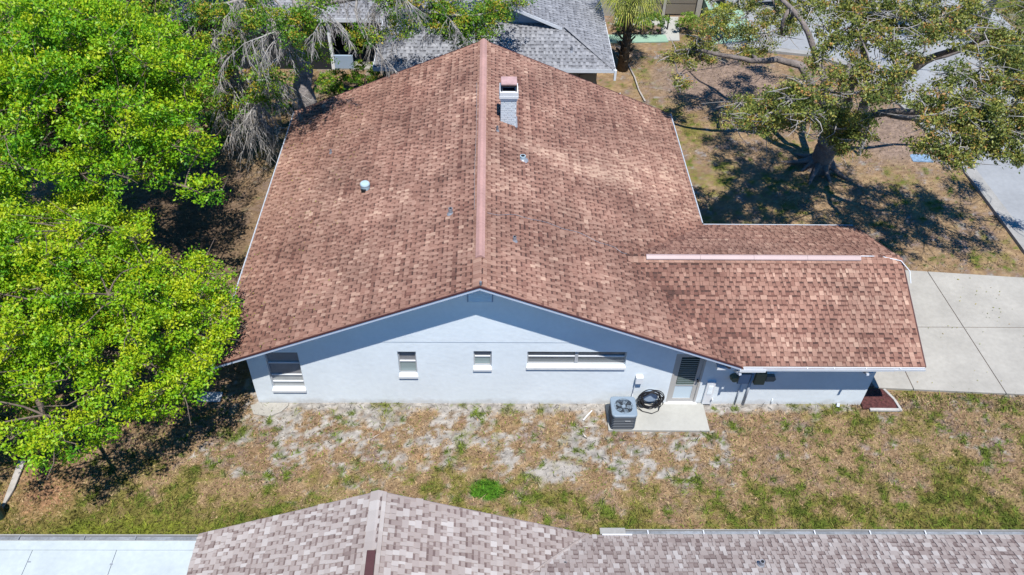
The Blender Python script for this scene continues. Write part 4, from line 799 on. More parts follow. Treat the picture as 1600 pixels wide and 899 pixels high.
CROWN_B=[(-11.99,7.46,7.48,0.51),(-10.81,9.81,6.59,0.67),(-11.15,7.32,7.91,0.77),(-12.41,11.57,4.31,0.64),(-13.5,11.52,2.78,0.6),(-15.11,3.51,5.68,0.66),(-8.89,7.07,6.73,0.72),(-11.48,8.19,6.94,0.5),(-15.15,5.43,6.64,0.76),(-11.83,8.1,5.55,0.69),(-11.56,5.36,6.38,0.48),(-10.63,5.95,8.19,0.52),(-9.23,8.74,6.57,0.69),(-16.51,6.43,5.3,0.66),(-8.03,4.65,5.42,0.65),(-12.24,4.48,7.85,0.5),(-14.11,3.17,5.51,0.75),(-12.45,10.66,6.03,0.57),(-17.42,8.14,4.03,0.53),(-14.76,7.36,7.39,0.58),(-11.19,11.12,5.36,0.48),(-12.71,5.61,8.3,0.48),(-10.27,2.49,6.02,0.48),(-11.26,8.95,7.42,0.76),(-9.93,11.3,4.36,0.69),(-13.44,3.95,5.03,0.77),(-12.52,6.91,8.1,0.61),(-9.25,9.06,5.26,0.51),(-13.99,5.77,7.87,0.72),(-15.02,11.49,3.2,0.55),(-13.64,7.65,7.78,0.47),(-13.08,10.97,4.7,0.75),(-10.07,7.34,6.31,0.69),(-10.79,10.47,5.83,0.61),(-10.41,8.9,6.98,0.75),(-16.13,5.86,5.78,0.72),(-13.9,8.4,5.19,0.71),(-14.8,9.13,6.28,0.76),(-12.32,10.29,4.99,0.47),(-13.25,10.46,5.75,0.58),(-15.03,4.96,5.48,0.63),(-14.99,10.33,5.13,0.6),(-8.84,6.31,4.83,0.69),(-15.94,10.91,3.58,0.73),(-7.74,5.63,4.55,0.47),(-12.45,10.27,3.66,0.63),(-7.95,5.58,5.92,0.58),(-13.42,7.98,5.89,0.77),(-9.88,3.65,6.62,0.59),(-13.37,4.31,7.5,0.76),(-12.85,6.14,6.92,0.73),(-14.94,10.08,3.55,0.52),(-12.4,7.81,6.69,0.52),(-12.93,9.49,6.44,0.6),(-13.27,3.7,5.88,0.47),(-10.47,7.13,7.11,0.73),(-14.31,4.05,7.06,0.57),(-13.34,12.14,3.57,0.65),(-13.29,5.46,6.88,0.52),(-11.07,3.73,6.09,0.54),(-14.23,6.62,7.67,0.62),(-13.79,9.96,6.22,0.73),(-10.78,5.98,5.93,0.53),(-8.85,4.62,6.64,0.68),(-16.94,5.48,4.51,0.69),(-8.07,7.18,6.18,0.76),(-12.3,8.21,8.08,0.49),(-16.07,7.02,6.16,0.53),(-11.1,3.92,7.07,0.56),(-10.31,11.89,3.78,0.53),(-10.61,4.49,7.68,0.77),(-17.02,9.01,4.12,0.72),(-14.36,8.74,6.98,0.49),(-14.66,5.68,7.35,0.48),(-11.48,3.06,6.75,0.62),(-8.38,8.73,5.96,0.49),(-15.07,8.89,5.24,0.73),(-17.05,7.02,4.21,0.65),(-12.61,3.64,6.73,0.73),(-15.94,8.42,5.6,0.5),(-12.48,3.63,5.57,0.57),(-10.43,8.93,5.45,0.48),(-9.55,7.62,7.34,0.61),(-15.41,7.65,6.52,0.57),(-10.73,11.21,4.66,0.47),(-14.01,10.83,3.38,0.75),(-13.81,3.31,6.73,0.48),(-14.65,11.14,4.13,0.62),(-9.02,4.16,6.0,0.72),(-13.0,4.89,5.92,0.54),(-14.02,10.49,4.13,0.76),(-9.48,5.78,7.55,0.65),(-13.4,8.74,7.31,0.59),(-17.47,6.03,3.27,0.72),(-14.53,4.39,5.79,0.65),(-14.16,7.61,6.92,0.71),(-12.36,2.66,6.03,0.59),(-13.16,7.45,6.64,0.62),(-12.22,8.65,6.19,0.7),(-15.0,4.08,6.46,0.51),(-12.02,6.52,6.31,0.69),(-12.03,11.21,5.37,0.69),(-8.72,6.11,7.06,0.65),(-16.34,9.74,2.76,0.66),(-7.42,4.01,4.3,0.56),(-15.7,8.75,3.81,0.74),(-15.79,6.12,6.51,0.66),(-13.97,5.04,6.09,0.54),(-15.89,6.95,4.14,0.62),(-16.29,9.93,4.25,0.69),(-11.7,6.08,7.42,0.71),(-17.59,8.11,2.86,0.75),(-9.54,11.13,3.03,0.72),(-9.45,7.82,6.0,0.69),(-14.26,7.64,5.72,0.76),(-11.6,10.17,6.44,0.68),(-10.44,10.55,3.83,0.77),(-8.81,7.36,5.11,0.52),(-9.5,7.05,5.61,0.67),(-15.76,9.21,5.52,0.61),(-11.43,5.58,8.2,0.58),(-8.91,3.1,5.51,0.62),(-16.9,4.33,4.43,0.74),(-11.38,6.43,8.49,0.76),(-9.7,4.47,6.96,0.66),(-12.74,4.85,6.76,0.58),(-11.45,4.4,7.65,0.54),(-12.0,12.2,3.76,0.63),(-15.66,10.22,4.66,0.6),(-11.71,8.82,4.83,0.6),(-8.16,6.64,4.21,0.5),(-15.15,8.41,6.36,0.58),(-15.21,6.13,5.56,0.58),(-14.02,4.94,7.19,0.76),(-9.8,10.77,5.14,0.49),(-10.01,3.17,5.52,0.69),(-9.76,6.53,7.86,0.47),(-15.6,4.74,6.13,0.57),(-8.77,6.04,5.6,0.5),(-8.93,7.98,6.68,0.73),(-17.2,9.22,3.3,0.7),(-10.84,3.78,5.28,0.5),(-12.26,9.85,6.81,0.55),(-13.61,2.54,6.1,0.54),(-12.61,9.02,7.32,0.53),(-16.36,7.61,5.39,0.47),(-16.35,8.44,3.22,0.47),(-14.01,9.63,4.67,0.6),(-10.21,9.17,4.61,0.55),(-13.92,9.14,3.97,0.75),(-16.82,6.94,2.9,0.53),(-14.25,9.56,5.65,0.57),(-15.56,4.43,5.16,0.7),(-16.52,4.82,5.16,0.67),(-9.87,9.7,6.29,0.64),(-10.27,7.25,7.92,0.73),(-10.38,8.08,7.8,0.64),(-11.29,2.65,6.08,0.66),(-8.68,4.24,4.77,0.57),(-13.16,9.66,4.8,0.69),(-15.22,6.69,6.69,0.67),(-11.21,11.81,3.82,0.49),(-10.67,11.82,2.71,0.61),(-10.57,5.27,7.35,0.65),(-10.1,6.35,6.85,0.69),(-9.51,9.49,4.29,0.51),(-16.49,5.75,3.5,0.72),(-10.74,4.98,5.67,0.6),(-15.74,9.35,3.25,0.55),(-13.96,5.85,6.51,0.49)]
CROWN_C=[(-12.33,17.8,6.22,0.8),(-15.61,15.96,5.53,0.73),(-14.0,19.31,4.75,0.65),(-12.91,15.62,6.74,0.79),(-11.0,12.67,5.33,0.79),(-15.43,14.99,6.15,0.66),(-12.28,19.6,6.82,0.69),(-14.01,18.02,5.76,0.5),(-15.5,14.98,5.11,0.55),(-13.84,14.11,7.0,0.52),(-10.02,17.16,7.08,0.73),(-14.69,16.52,7.61,0.67),(-12.56,21.0,4.73,0.76),(-15.2,20.21,2.62,0.66),(-10.67,18.6,5.33,0.78),(-11.43,20.74,5.01,0.81),(-11.99,18.72,6.99,0.55),(-10.28,19.33,4.36,0.59),(-10.45,19.42,6.14,0.69),(-14.89,14.1,6.15,0.78),(-16.56,17.22,5.53,0.6),(-9.66,18.22,6.48,0.63),(-14.79,15.36,7.32,0.56),(-16.84,15.86,4.03,0.64),(-11.02,16.07,6.02,0.66),(-10.68,13.09,4.21,0.51),(-13.11,18.23,7.35,0.72),(-13.16,20.6,5.63,0.52),(-13.13,12.97,6.28,0.79),(-12.68,20.0,4.47,0.5),(-11.15,13.69,5.85,0.66),(-17.95,17.19,3.49,0.74),(-10.19,15.09,6.54,0.68),(-12.02,12.01,5.07,0.66),(-16.56,18.35,4.77,0.65),(-11.27,15.14,7.55,0.67),(-15.35,19.66,5.03,0.74),(-15.22,21.12,3.64,0.78),(-16.69,16.01,5.1,0.76),(-12.71,17.58,7.85,0.63),(-8.92,17.87,5.76,0.72),(-14.35,15.24,6.52,0.71),(-12.14,15.56,7.33,0.76),(-13.04,17.04,6.34,0.62),(-11.44,20.88,3.05,0.64),(-15.58,16.54,6.84,0.59),(-11.9,13.53,6.61,0.71),(-12.58,13.0,4.84,0.72),(-11.72,16.76,8.25,0.63),(-12.74,14.21,5.74,0.56),(-10.01,12.9,5.32,0.73),(-16.98,19.62,3.36,0.56),(-12.08,14.79,7.94,0.5),(-10.8,16.95,7.79,0.67),(-14.44,12.87,5.3,0.5),(-14.62,19.69,5.71,0.54),(-10.32,18.03,7.21,0.67),(-9.62,14.67,5.95,0.64),(-9.15,18.81,5.48,0.67),(-12.86,18.7,6.35,0.58),(-15.25,18.84,6.29,0.52),(-12.03,20.69,4.04,0.55),(-13.54,15.82,8.06,0.68),(-16.91,18.88,4.11,0.68),(-16.39,14.98,5.41,0.71),(-11.59,15.87,8.28,0.59),(-12.48,14.0,7.34,0.66),(-13.5,15.3,5.86,0.77),(-10.38,20.27,4.03,0.57),(-10.56,17.91,6.14,0.68)]
CROWN_OAK=[(7.61,13.27,3.82,0.61),(8.23,13.3,4.49,0.61),(7.47,11.25,3.9,0.34),(9.6,14.73,3.78,0.82),(8.93,13.82,3.54,0.52),(10.52,14.25,3.57,0.59),(10.98,14.1,4.23,0.64),(10.36,14.93,4.5,0.71),(12.04,16.44,4.03,0.81),(12.41,15.68,3.57,0.49),(13.32,17.35,3.56,0.65),(10.26,8.9,7.75,0.43),(10.37,7.69,7.62,0.41),(10.49,7.01,7.48,0.36),(10.09,6.61,7.2,0.36),(10.41,5.92,7.06,0.4),(9.42,6.03,6.68,0.44),(9.17,5.71,6.41,0.48),(9.72,5.63,6.64,0.43),(9.59,5.11,6.32,0.52),(9.19,5.28,6.21,0.39),(8.59,5.58,6.03,0.43),(8.22,5.44,5.74,0.34),(8.22,5.52,5.78,0.39),(8.77,5.91,6.29,0.31),(10.92,5.97,7.25,0.49),(11.21,5.54,7.14,0.57),(11.57,5.14,7.03,0.52),(10.88,5.3,6.93,0.48),(11.81,5.66,7.34,0.44),(12.12,6.13,7.61,0.45),(11.56,6.64,7.68,0.45),(11.41,7.32,7.85,0.46),(11.76,7.81,8.05,0.56),(12.2,7.46,8.05,0.56),(12.75,7.73,8.18,0.57),(12.92,7.24,8.07,0.47),(13.43,7.34,8.12,0.57),(14.09,7.61,8.17,0.63),(12.74,6.52,7.83,0.41),(13.25,6.69,7.92,0.47),(14.83,8.01,8.16,0.54),(13.78,6.91,7.99,0.38),(14.51,6.28,7.72,0.57),(14.95,6.08,7.57,0.57),(15.5,6.7,7.69,0.53),(14.08,5.62,7.47,0.55),(14.65,5.27,7.25,0.65),(12.79,4.97,7.14,0.53),(13.24,4.58,6.94,0.62),(13.92,4.52,6.9,0.63),(14.56,4.5,6.83,0.59),(12.58,4.19,6.66,0.52),(12.91,4.38,6.8,0.44),(13.13,3.89,6.5,0.44),(13.68,4.02,6.6,0.44),(13.13,3.3,6.09,0.35),(12.63,3.42,6.14,0.3),(13.77,4.96,7.16,0.45),(14.78,3.97,6.46,0.5),(14.21,3.91,6.5,0.45),(15.15,5.27,7.16,0.56),(12.43,4.63,6.91,0.44),(13.27,5.51,7.44,0.41),(15.04,6.88,7.85,0.39),(14.62,3.49,6.16,0.27),(13.31,3.56,6.28,0.31),(12.38,3.73,6.33,0.26),(16.26,6.96,7.56,0.7),(16.03,5.82,7.21,0.68),(15.57,4.89,6.87,0.66),(15.41,4.2,6.5,0.55),(16.97,6.77,7.23,0.81),(16.44,5.37,6.86,0.77),(17.72,6.56,6.81,0.82),(16.4,4.58,6.44,0.57),(10.85,8.17,7.87,0.47),(11.4,8.5,8.07,0.48),(12.9,19.48,3.64,0.81),(10.58,10.15,7.86,0.7),(11.37,9.55,8.13,0.69),(12.3,9.16,8.31,0.69),(13.26,8.84,8.37,0.69),(21.91,22.22,2.8,1.1),(11.26,19.12,3.54,0.66),(23.9,22.27,2.8,1.12),(24.48,19.91,2.8,1.24),(11.76,7.95,4.6,0.65),(12.31,7.77,4.4,0.55),(11.83,7.9,4.0,0.55),(11.12,7.6,4.6,0.49),(12.31,7.57,3.9,0.5),(12.62,7.59,4.1,0.4),(11.98,7.69,3.6,0.35)]
CROWN_BARE=[(-6.79,10.65,6.5,0.55),(-5.45,9.16,6.8,0.55),(-4.91,9.62,7.0,0.55),(-6.04,9.48,6.0,0.55),(-7.66,10.87,5.5,0.55),(-8.32,10.99,4.5,0.55),(-8.83,11.2,3.4,0.55),(-8.2,11.02,3.0,0.55),(-6.67,9.67,5.0,0.55),(-5.59,9.03,5.8,0.55),(-6.91,10.62,3.5,0.55),(-4.75,10.69,6.5,0.55),(-5.06,10.47,5.5,0.55),(-5.67,9.9,5.0,0.55),(-7.42,12.19,6.0,0.55),(-7.95,11.69,6.0,0.55),(-6.86,11.43,7.0,0.55),(-4.8,11.48,7.0,0.55),(-4.23,11.41,6.5,0.55),(-3.7,11.78,6.0,0.55),(-2.88,12.67,6.5,0.55),(-1.86,13.0,5.8,0.55),(-1.0,13.37,5.4,0.55),(-0.32,13.31,5.2,0.55),(0.36,13.49,5.0,0.55),(0.82,13.84,5.2,0.55),(-0.78,13.13,4.8,0.55),(0.13,13.3,4.6,0.55),(1.29,14.82,5.0,0.55),(-2.13,12.94,5.0,0.55),(-3.73,12.74,4.6,0.55),(-8.64,11.85,5.0,0.55)]

# inner clumps fill the depth of the crowns
def inner(cl, f, dz, centre, r):
    return [(centre[0]+(x-centre[0])*f, centre[1]+(y-centre[1])*f, z-dz, r) for x, y, z, _ in cl[::3]]
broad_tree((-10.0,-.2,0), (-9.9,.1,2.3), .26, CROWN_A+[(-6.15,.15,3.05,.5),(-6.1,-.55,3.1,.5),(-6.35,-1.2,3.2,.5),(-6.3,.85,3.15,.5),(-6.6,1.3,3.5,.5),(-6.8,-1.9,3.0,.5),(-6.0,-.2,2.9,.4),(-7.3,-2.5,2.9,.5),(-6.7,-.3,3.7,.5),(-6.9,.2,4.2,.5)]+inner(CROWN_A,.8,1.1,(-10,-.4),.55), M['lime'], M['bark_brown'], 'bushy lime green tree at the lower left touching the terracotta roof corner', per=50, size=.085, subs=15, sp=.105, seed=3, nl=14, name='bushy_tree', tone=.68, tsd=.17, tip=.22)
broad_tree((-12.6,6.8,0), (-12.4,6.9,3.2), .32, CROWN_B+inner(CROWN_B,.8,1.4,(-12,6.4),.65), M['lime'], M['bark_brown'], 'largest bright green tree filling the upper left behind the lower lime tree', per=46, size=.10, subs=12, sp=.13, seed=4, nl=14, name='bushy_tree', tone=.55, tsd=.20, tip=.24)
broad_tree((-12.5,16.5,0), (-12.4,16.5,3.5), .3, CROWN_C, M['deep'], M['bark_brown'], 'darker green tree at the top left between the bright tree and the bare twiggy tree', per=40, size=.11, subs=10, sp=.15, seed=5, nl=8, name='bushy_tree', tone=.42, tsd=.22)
# live oak
def oak():
    R = random.Random(21); base = Vector((13.45,11.6,0)); root = empty('live_oak', base, 'wide spreading live oak with gnarled limbs and olive leaves shading the right yard', 'tree')
    rel = lambda *p: Vector(p)-base
    trunk_mesh((0,0,-.2), rel(13.25,11.1,1.7), .42, .36, M['bark_oak'], root, flare=1.9, R=R)
    for k in range(9):
        a = k*.7+R.uniform(-.2,.2); L = R.uniform(.6,1.5); p = [Vector((.30*math.cos(a),.30*math.sin(a),.32))]
        for i in range(1, 6): a += R.uniform(-.28,.28); p.append(p[-1]+Vector((math.cos(a), math.sin(a), 0))*L/5); p[-1].z = .32*(1-i/5)**1.5-.02*i
        MB().tube(p, [.17,.11,.08,.06,.04,.02], 8).build('root', M['bark_oak'], root, smooth=True)
    f = rel(13.25,11.1,1.65)
    mains = [  # way points of the big limbs in world metres, radius at the fork
        ([(12.6,11.9,3.0),(12.0,12.5,3.8),(11.1,12.6,4.0),(9.9,12.6,4.0),(8.5,13.2,4.0),(7.5,13.3,3.9)], .24),
        ([(12.7,10.2,3.2),(11.6,8.6,4.4),(10.4,7.2,5.2),(9.2,6.6,5.6)], .20),
        ([(13.1,10.3,3.4),(12.6,9.2,5.2),(12.0,8.4,6.8),(11.6,8.0,7.9)], .24),
        ([(13.5,9.9,3.0),(13.2,8.6,4.2),(14.1,7.6,4.9),(15.2,6.8,5.4),(16.4,6.6,5.6)], .24),
        ([(13.8,10.6,3.4),(14.4,9.4,5.4),(14.6,8.0,6.8),(15.2,7.4,7.6)], .24),
        ([(14.2,11.2,3.2),(15.6,11.0,4.8),(17.2,10.8,5.6),(18.8,10.6,6.0)], .22),
        ([(13.6,11.9,3.4),(14.4,13.6,5.0),(15.4,15.4,6.0),(16.2,17,6.4)], .22),
        ([(12.9,11.9,3.4),(12.0,13.6,5.0),(11.0,15.2,5.8),(10.2,16.6,6.0)], .20),
        ([(13.4,9.8,3.2),(13.6,7.4,4.8),(13.8,5.8,5.6),(14.2,4.4,5.8)], .18)]
    nodes = []
    for wp, r in mains:
        P = [f]+[rel(*w_) for w_ in wp]; pts = []
        for i in range(len(P)-1):
            q_ = limb_path(P[i], P[i+1], .22, 4, R=R); pts += q_[:-1]
        pts.append(P[-1]); n = len(pts); rr = [r*.82*(1-.82*i/(n-1)) for i in range(n)]
        MB().tube(pts, rr, 9).build('limb', M['bark_oak'], root, smooth=True); nodes += [(p, rr[i]) for i, p in enumerate(pts) if i > 3]
    br = MB(); tw_ = MB(); along = []
    OAKX = [(17.6,4.9,5.0,.7),(8.56,7.9,5.0,.5),(9.4,7.3,5.2,.5),(9.2,7.2,4.6,.5),(10.1,7.3,4.6,.5),(8.3,7.0,4.8,.45),(10.3,7.9,5.0,.5),(18.2,5.2,5.2,.6),(16.8,5.8,5.6,.7),(17.8,6.8,5.6,.7),(19.6,6.2,5.0,.6),(18.9,8.2,5.6,.7),]
    for c in CROWN_OAK+OAKX:
        t = rel(*c[:3]); p, r = min(nodes, key=lambda q: (q[0]-t).length); pts = limb_path(p, t, .6, 6, sag=-.1, R=R); along += [(*q_, R.uniform(.16,.30)) for q_ in pts[2:6] if R.random() < .6]
        br.tube(pts, [max(.022, min(r*.9,.12)*(1-i/7.5)) for i in range(7)], 6)
        for k in range(12):
            e_ = t+Vector((R.gauss(0,1), R.gauss(0,1), R.gauss(-.1,.5)))*c[3]*.9; tw_.tube(limb_path(t, e_, .5, 3, R=R), [.02,.015,.011,.006], 4)
    tag(br.build('branches', M['bark_oak'], root, smooth=True), kind='stuff'); tag(tw_.build('twigs', M['twigmat'], root), kind='stuff')
    rc = []
    for x, y, z, r in CROWN_OAK+OAKX:   # break each clump into smaller tufts
        v = rel(x, y, z)
        for k in range(6):
            d = Vector((R.gauss(0,1), R.gauss(0,1), R.gauss(0,.6))).normalized()*r*R.uniform(.4,1.05); rc.append((*(v+d), r*R.uniform(.34,.56)))
    rc += along
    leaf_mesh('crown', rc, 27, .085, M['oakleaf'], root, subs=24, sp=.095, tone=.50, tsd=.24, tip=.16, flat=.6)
oak()
# tree with bare drooping twigs by the back corner of the house
def bare_tree():
    R = random.Random(8); base = Vector((-6.75,14.3,0)); root = empty('drooping_tree', base, 'half bare tree with thick grey trunk and pale drooping twigs behind the house corner', 'tree')
    rel = lambda *p: Vector(p)-base
    trunk_mesh((0,0,-.1), rel(-6.55,13.4,4.4), .42, .27, M['bark_grey'], root, flare=1.6, R=R)
    cl = CROWN_BARE+[(-2.0,15.2,6.6,.6),(-.6,15.8,6.2,.6),(.5,16,5.8,.6),(-3.4,15.5,7,.6),(-4.8,14.5,7.4,.6),(-6.5,14.8,7.6,.6),(-8.2,14,6.8,.6),(-9.2,13,5.4,.6),(-2.6,17,6.4,.6)]
    cl = [c for c in cl if tuple(c[:2]) not in ((-5.67,9.9),(-5.59,9.03),(-6.04,9.48))]
    cl = [c for c in cl if not (-4.5 < c[0] < -3.0 and c[2] > 5.9) and not (-5.3 < c[0] < -4.4 and c[2] < 6.8)]
    f = rel(-6.55,13.4,4.3); nodes = []
    for wp in ([(-7.2,12.2,5.2),(-7.8,11.4,5.2),(-8.4,11.1,4.6)], [(-6.2,12.0,5.6),(-5.9,10.6,6.0),(-5.6,9.6,6.0)], [(-5.6,12.6,5.8),(-4.9,11.4,6.6),(-4.6,10.8,6.7)], [(-5.2,13.4,5.6),(-3.4,13.0,6.0),(-1.8,13.2,5.6),(0,13.5,5.1),(.9,13.9,5.1)], [(-6.4,14.2,6.0),(-6.0,15.2,7.4)], [(-7.6,13.8,5.6),(-9.0,13.2,5.6)], [(-5.0,14.6,6.2),(-3.2,15.8,6.8),(-1.0,16,6.4)]):
        P = [f]+[rel(*w_) for w_ in wp]; pts = []
        for i in range(len(P)-1): pts += limb_path(P[i], P[i+1], .2, 4, R=R)[:-1]
        pts.append(P[-1]); n = len(pts); rr = [.17*(1-.85*i/(n-1)) for i in range(n)]
        MB().tube(pts, rr, 8).build('limb', M['bark_grey'], root, smooth=True); nodes += [(p, rr[i]) for i, p in enumerate(pts) if i > 2]
    tw_ = MB()
    def whip(p, d, L, r, depth):
        pts = [p]; q_ = p; n = 5
        for i in range(n):
            d = (d+Vector((R.gauss(0,.16), R.gauss(0,.16), -.16))).normalized(); q_ = q_+d*L/n; pts.append(q_)
        tw_.tube(pts, [r*(1-.6*i/n) for i in range(n+1)], 3, False)
        if depth:
            for i in range(1, n+1):
                for k in range(2): whip(pts[i], (d+Vector((R.gauss(0,.5), R.gauss(0,.5), R.gauss(-.1,.3)))).normalized(), L*R.uniform(.35,.6), r*.6, depth-1)
    for c in cl:
        t = rel(*c[:3]); p, r = min(nodes, key=lambda q: (q[0]-t).length); tw_.tube(limb_path(p, t, .3, 4, R=R), [.05,.045,.038,.032,.026], 5)
        for k in range(1 if c[0] > -4 else 3):
            a = R.uniform(0, 6.283); whip(t+Vector((R.gauss(0,.2), R.gauss(0,.2), R.gauss(0,.15))), Vector((math.cos(a), math.sin(a), R.uniform(-.5,.5))), R.uniform(.8,1.6), .021, 2)
    for x, y, z in ((-8.35,11.6,4.6),(-8.1,11.4,4.4),(-7.5,11.2,4.0),(-8.6,11.4,4.2),(-3.4,16.1,5.3),(-7.8,12.4,4.4)):
        for k in range(4): whip(rel(x, y, z), Vector((R.gauss(0,.28), R.gauss(-.15,.25), -1)).normalized(), R.uniform(1.5,2.3), .024, 2)
    tag(tw_.build('drooping_twigs', M['twigmat'], root), kind='stuff')
    lc = [(*(rel(c[0]+R.gauss(0,.3), c[1]+R.gauss(0,.3), c[2]-R.uniform(-.2,.5))), R.uniform(.28,.5)) for c in cl for k in range(7)]
    lc += [(*rel(*p), .55) for p in ((-.2,13.1,5.0),(.7,13.6,4.9),(.3,13.8,5.1),(-1.2,13.3,5.2),(1.1,14.3,4.9),(-5.1,9.9,5.9),(-5.5,9.8,5.4),(-4.9,10.4,5.2))]
    leaf_mesh('crown', lc, 44, .085, M['deep'], root, subs=9, sp=.11, tone=.6, tsd=.22)
bare_tree()
def shrub(x, y, r, h, m, label, name='round_shrub', n=16, group=None, per=26, size=.07, seed=1, tone=.5):
    root = empty(name, (x, y, 0), label, 'shrub', group or {'round_shrub': 'clipped round shrubs around the pale walkway', 'low_shrub': 'low bushes below the grey roofed house'}.get(name)); R = random.Random(seed)
    MB().tube([(0,0,0),(.02,.01,h*.5)], [.05,.03], 8).build('stem', M['bark_brown'], root)
    cl = [(0,0,h*.5,r*.6)]
    for k in range(n):
        a = R.uniform(0, 6.283); e_ = R.uniform(-.1,1.2); cl.append((r*.72*math.cos(a)*math.cos(e_), r*.72*math.sin(a)*math.cos(e_), h*.5+h*.38*math.sin(e_), r*.36))
    leaf_mesh('foliage', cl, per, size, m, root, subs=26, sp=.05, tone=tone, tsd=.18, tip=.2, flat=.9)
shrub(8.50, 22.5, .80, 1.15, M['shrub'], 'round clipped green shrub left of the pale walkway', seed=2); shrub(7.25, 22.7, .75, 1.0, M['shrub'], 'green shrub behind the palm trunk, left of the round clipped shrub', seed=3, tone=.45)
shrub(10.25, 22.7, .62, .95, M['shrub'], 'yellow green round shrub right of the pale walkway', seed=4, tone=.7); shrub(11.5, 22.3, .8, 1.7, M['yellow'], 'tall bright yellow green shrub beside the mint green wall', name='tall_shrub', seed=5, tone=.6)
shrub(-5.9, 16.6, .8, 1.0, M['deep'], 'dark low shrub right of the grey trunk below the dark porch', name='low_shrub', seed=6, tone=.5); shrub(-4.6, 16.9, .8, 1.3, M['deep'], 'dark green shrub in front of the dark porch opening', name='low_shrub', seed=7, tone=.55)
shrub(-8.2, 15.0, 1.0, 1.1, M['deep'], 'low leafy shrub left of the grey trunk under drooping twigs', name='low_shrub', seed=8, tone=.55); shrub(-9.6, 13.2, 1.1, 1.1, M['deep'], 'low shrub in the shade under the leftmost drooping twigs', name='low_shrub', seed=9, tone=.45); shrub(-5.1, 19.4, .6, 1.6, M['shrub'], 'yellowish bush growing inside the dark porch', name='low_shrub', seed=10, tone=.65, n=9)
shrub(-3.9, 15.6, .5, .9, M['deep'], 'small dark bush at the left corner of the grey roofed house', name='low_shrub', seed=12, tone=.4)
def palm():
    R = random.Random(4); base = Vector((6.70,19.1,0)); root = empty('palm_tree', base, 'fan palm with yellow green drooping fronds beside the grey roof', 'palm')
    mb = MB(); mb.tube([(0,0,-.1),(.03,.02,1.5),(.0,.0,3.0),(0,0,4.0)], [.26,.19,.20,.2], 12)
    mb.build('trunk', M['palm_trunk'], root, smooth=True); bt = MB()
    for k in range(70):
        z = .3+k*.05; a = k*2.4; bt.beam((.2*math.cos(a),.2*math.sin(a),z), (.40*math.cos(a),.40*math.sin(a),z+.22), .10, .03)
    tag(bt.build('boots', M['palm_trunk'], root), kind='stuff')
    for k in range(34):
        a = k*2.399; el = lerp(1.2, -1.1, k/34)+R.uniform(-.1,.1); L = R.uniform(.75,1.05); fr = MB()
        d = Vector((math.cos(a)*math.cos(el), math.sin(a)*math.cos(el), math.sin(el))); p0 = Vector((0,0,4.0)); hub = p0+d*L; fr.tube([p0, hub], [.02,.012], 5, tone=.4); side = d.cross(Vector((0,0,1))).normalized(); up = side.cross(d).normalized()
        for j in range(18):
            b = lerp(-1.45, 1.45, j/17); v = (d*math.cos(b)+side*math.sin(b)).normalized(); l = R.uniform(.75,1.0)*(1-.15*abs(b)); w_ = v.cross(up).normalized()*.022; m1 = hub+v*l*.6+Vector((0,0,-.06)); e_ = hub+v*l+Vector((0,0,-.34))
            fr.add([hub, m1-w_, m1+w_, e_], [(0,1,2),(1,3,2)], min(1, max(0, R.gauss(.5 if el > -.3 else .75, .18))))
        fr.build('frond', M['palm'], root)
palm()
pole = empty('utility_pole', (24.2,22.4,0), 'thick pale utility pole at the upper right beside the dark lawn', 'pole')
MB().tube([(0,0,-.2),(0,0,9)], [.19,.14], 14).build('shaft', M['pole'], pole, smooth=True); MB().beam((-.9,0,8.4),(.9,0,8.4),.1,.12).build('crossarm', M['pole'], pole)
for x in (-.8,-.3,.3,.8): MB().tube([(x,0,8.46),(x,0,8.62)], [.04,.025], 8).build('insulator', M['galv'], pole)

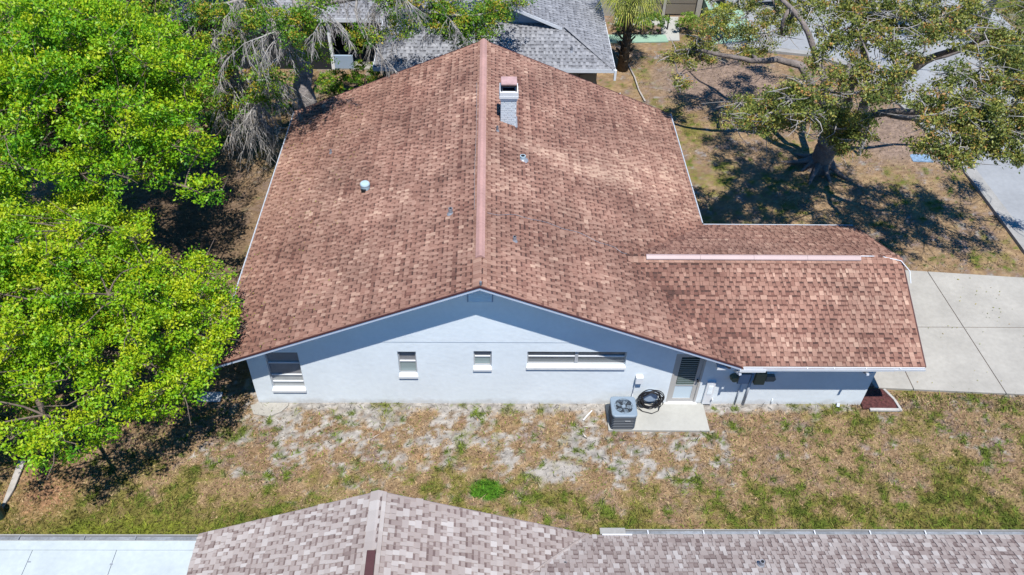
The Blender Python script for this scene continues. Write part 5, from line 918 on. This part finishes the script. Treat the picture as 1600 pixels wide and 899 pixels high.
def car(loc, rz, paint, label):
    root = empty('parked_car', loc, label, 'car', 'cars parked beyond the oak', rz=rz)
    prof = [(-2.2,.32),(-2.25,.62),(-2.15,.88),(-1.3,.96),(1.05,.93),(2.05,.78),(2.25,.58),(2.2,.30)]
    body = MB().prism([(x,-.86,z) for x, z in prof], (0,1.72,0)).build('body', paint, root, bevel=.07)
    cab = MB(); b0 = [(-1.75,.93),(-1.15,1.40),(.05,1.42),(.95,.93)]
    lo, hi = .80, .62
    V = [(-1.75,-lo,.93),(.95,-lo,.93),(.95,lo,.93),(-1.75,lo,.93),(-1.15,-hi,1.40),(.1,-hi,1.42),(.1,hi,1.42),(-1.15,hi,1.40)]
    cab.add(V, [(0,1,5,4),(1,2,6,5),(2,3,7,6),(3,0,4,7)]).build('window', M['car_glass'], root)
    MB().prism([(-1.2,-.66,1.395),(.12,-.66,1.415),(.12,.66,1.415),(-1.2,.66,1.395)], (0,0,.035)).build('roof', paint, root, bevel=.015)
    for x, z, xa, za in ((-1.75,.93,-1.15,1.40),(.95,.93,.1,1.42),(-.5,.94,-.5,1.41)):
        for s_ in (-1, 1): MB().beam((x,s_*.81,z),(xa,s_*.64,za),.06,.05).build('pillar', paint, root)
    for x in (-1.35, 1.4):
        for s_ in (-1, 1):
            w_ = MB().tube([(x,s_*.70,.32),(x,s_*.89,.32)], .32, 20).build('wheel', M['rubber'], root); MB().tube([(x,s_*.885,.32),(x,s_*.90,.32)], .2, 14).build('rim', M['silver'], w_)
    for s_ in (-1, 1): box('tail_lamp', M['red_lamp'], root, -2.24, -2.10, s_*.68-.16, s_*.68+.16, .66, .82, .01); box('headlight', M['silver'], root, 2.08, 2.2, s_*.64-.18, s_*.64+.18, .58, .70, .01)
    box('bumper', M['rubber'], root, -2.28, -2.2, -.8, .8, .34, .5); box('windscreen_trim', M['rubber'], root, .93, 1.0, -.75, .75, .93, .95)
car((25.0,18.6,.022), math.radians(70), M['car_blue'], 'dark blue parked car with red tail lamp half hidden behind oak leaves'); car((14.6,26.3,.022), math.radians(8), M['car_silver'], 'silver car parked at the top edge beyond the mint green pavement')

def litter(name, n, area, zf_, label, m=M['oakleaf'], size=.05):
    x = RNG.uniform(area[0], area[1], n); y = RNG.uniform(area[2], area[3], n); k = fbm(x, y, 1.1, 77) > .5; x, y = x[k], y[k]; n = len(x)
    z = np.array([zf_(a, b) for a, b in zip(x, y)])+.02; P = np.stack([x, y, z], 1); nr = rand_dirs(n, 2.5); a = np.cross(nr, rand_dirs(n)); a /= np.linalg.norm(a, axis=1, keepdims=True); b = np.cross(nr, a); L = size*RNG.uniform(.5, 1.3, (n, 1))
    V = np.stack([P-a*L*.5, P+b*L*.28, P+a*L*.5, P-b*L*.28], 1).reshape(-1, 3)
    me = mesh_np(name, V, np.arange(4*n).reshape(-1, 4), m, tone=RNG.uniform(.55, 1, n)); tag(link(name, me), label, 'leaves', kind='stuff')
litter('fallen_leaves', 260, (11.4,19,.6,5.4), lambda x, y: .045, 'small fallen leaves scattered over the pale concrete driveway')
litter('roof_leaves', 420, (XL+.1,-3.5,-.4,11.5), lambda x, y: zmain(x, y)+.01, 'small fallen leaves scattered on the left slope of the terracotta roof')
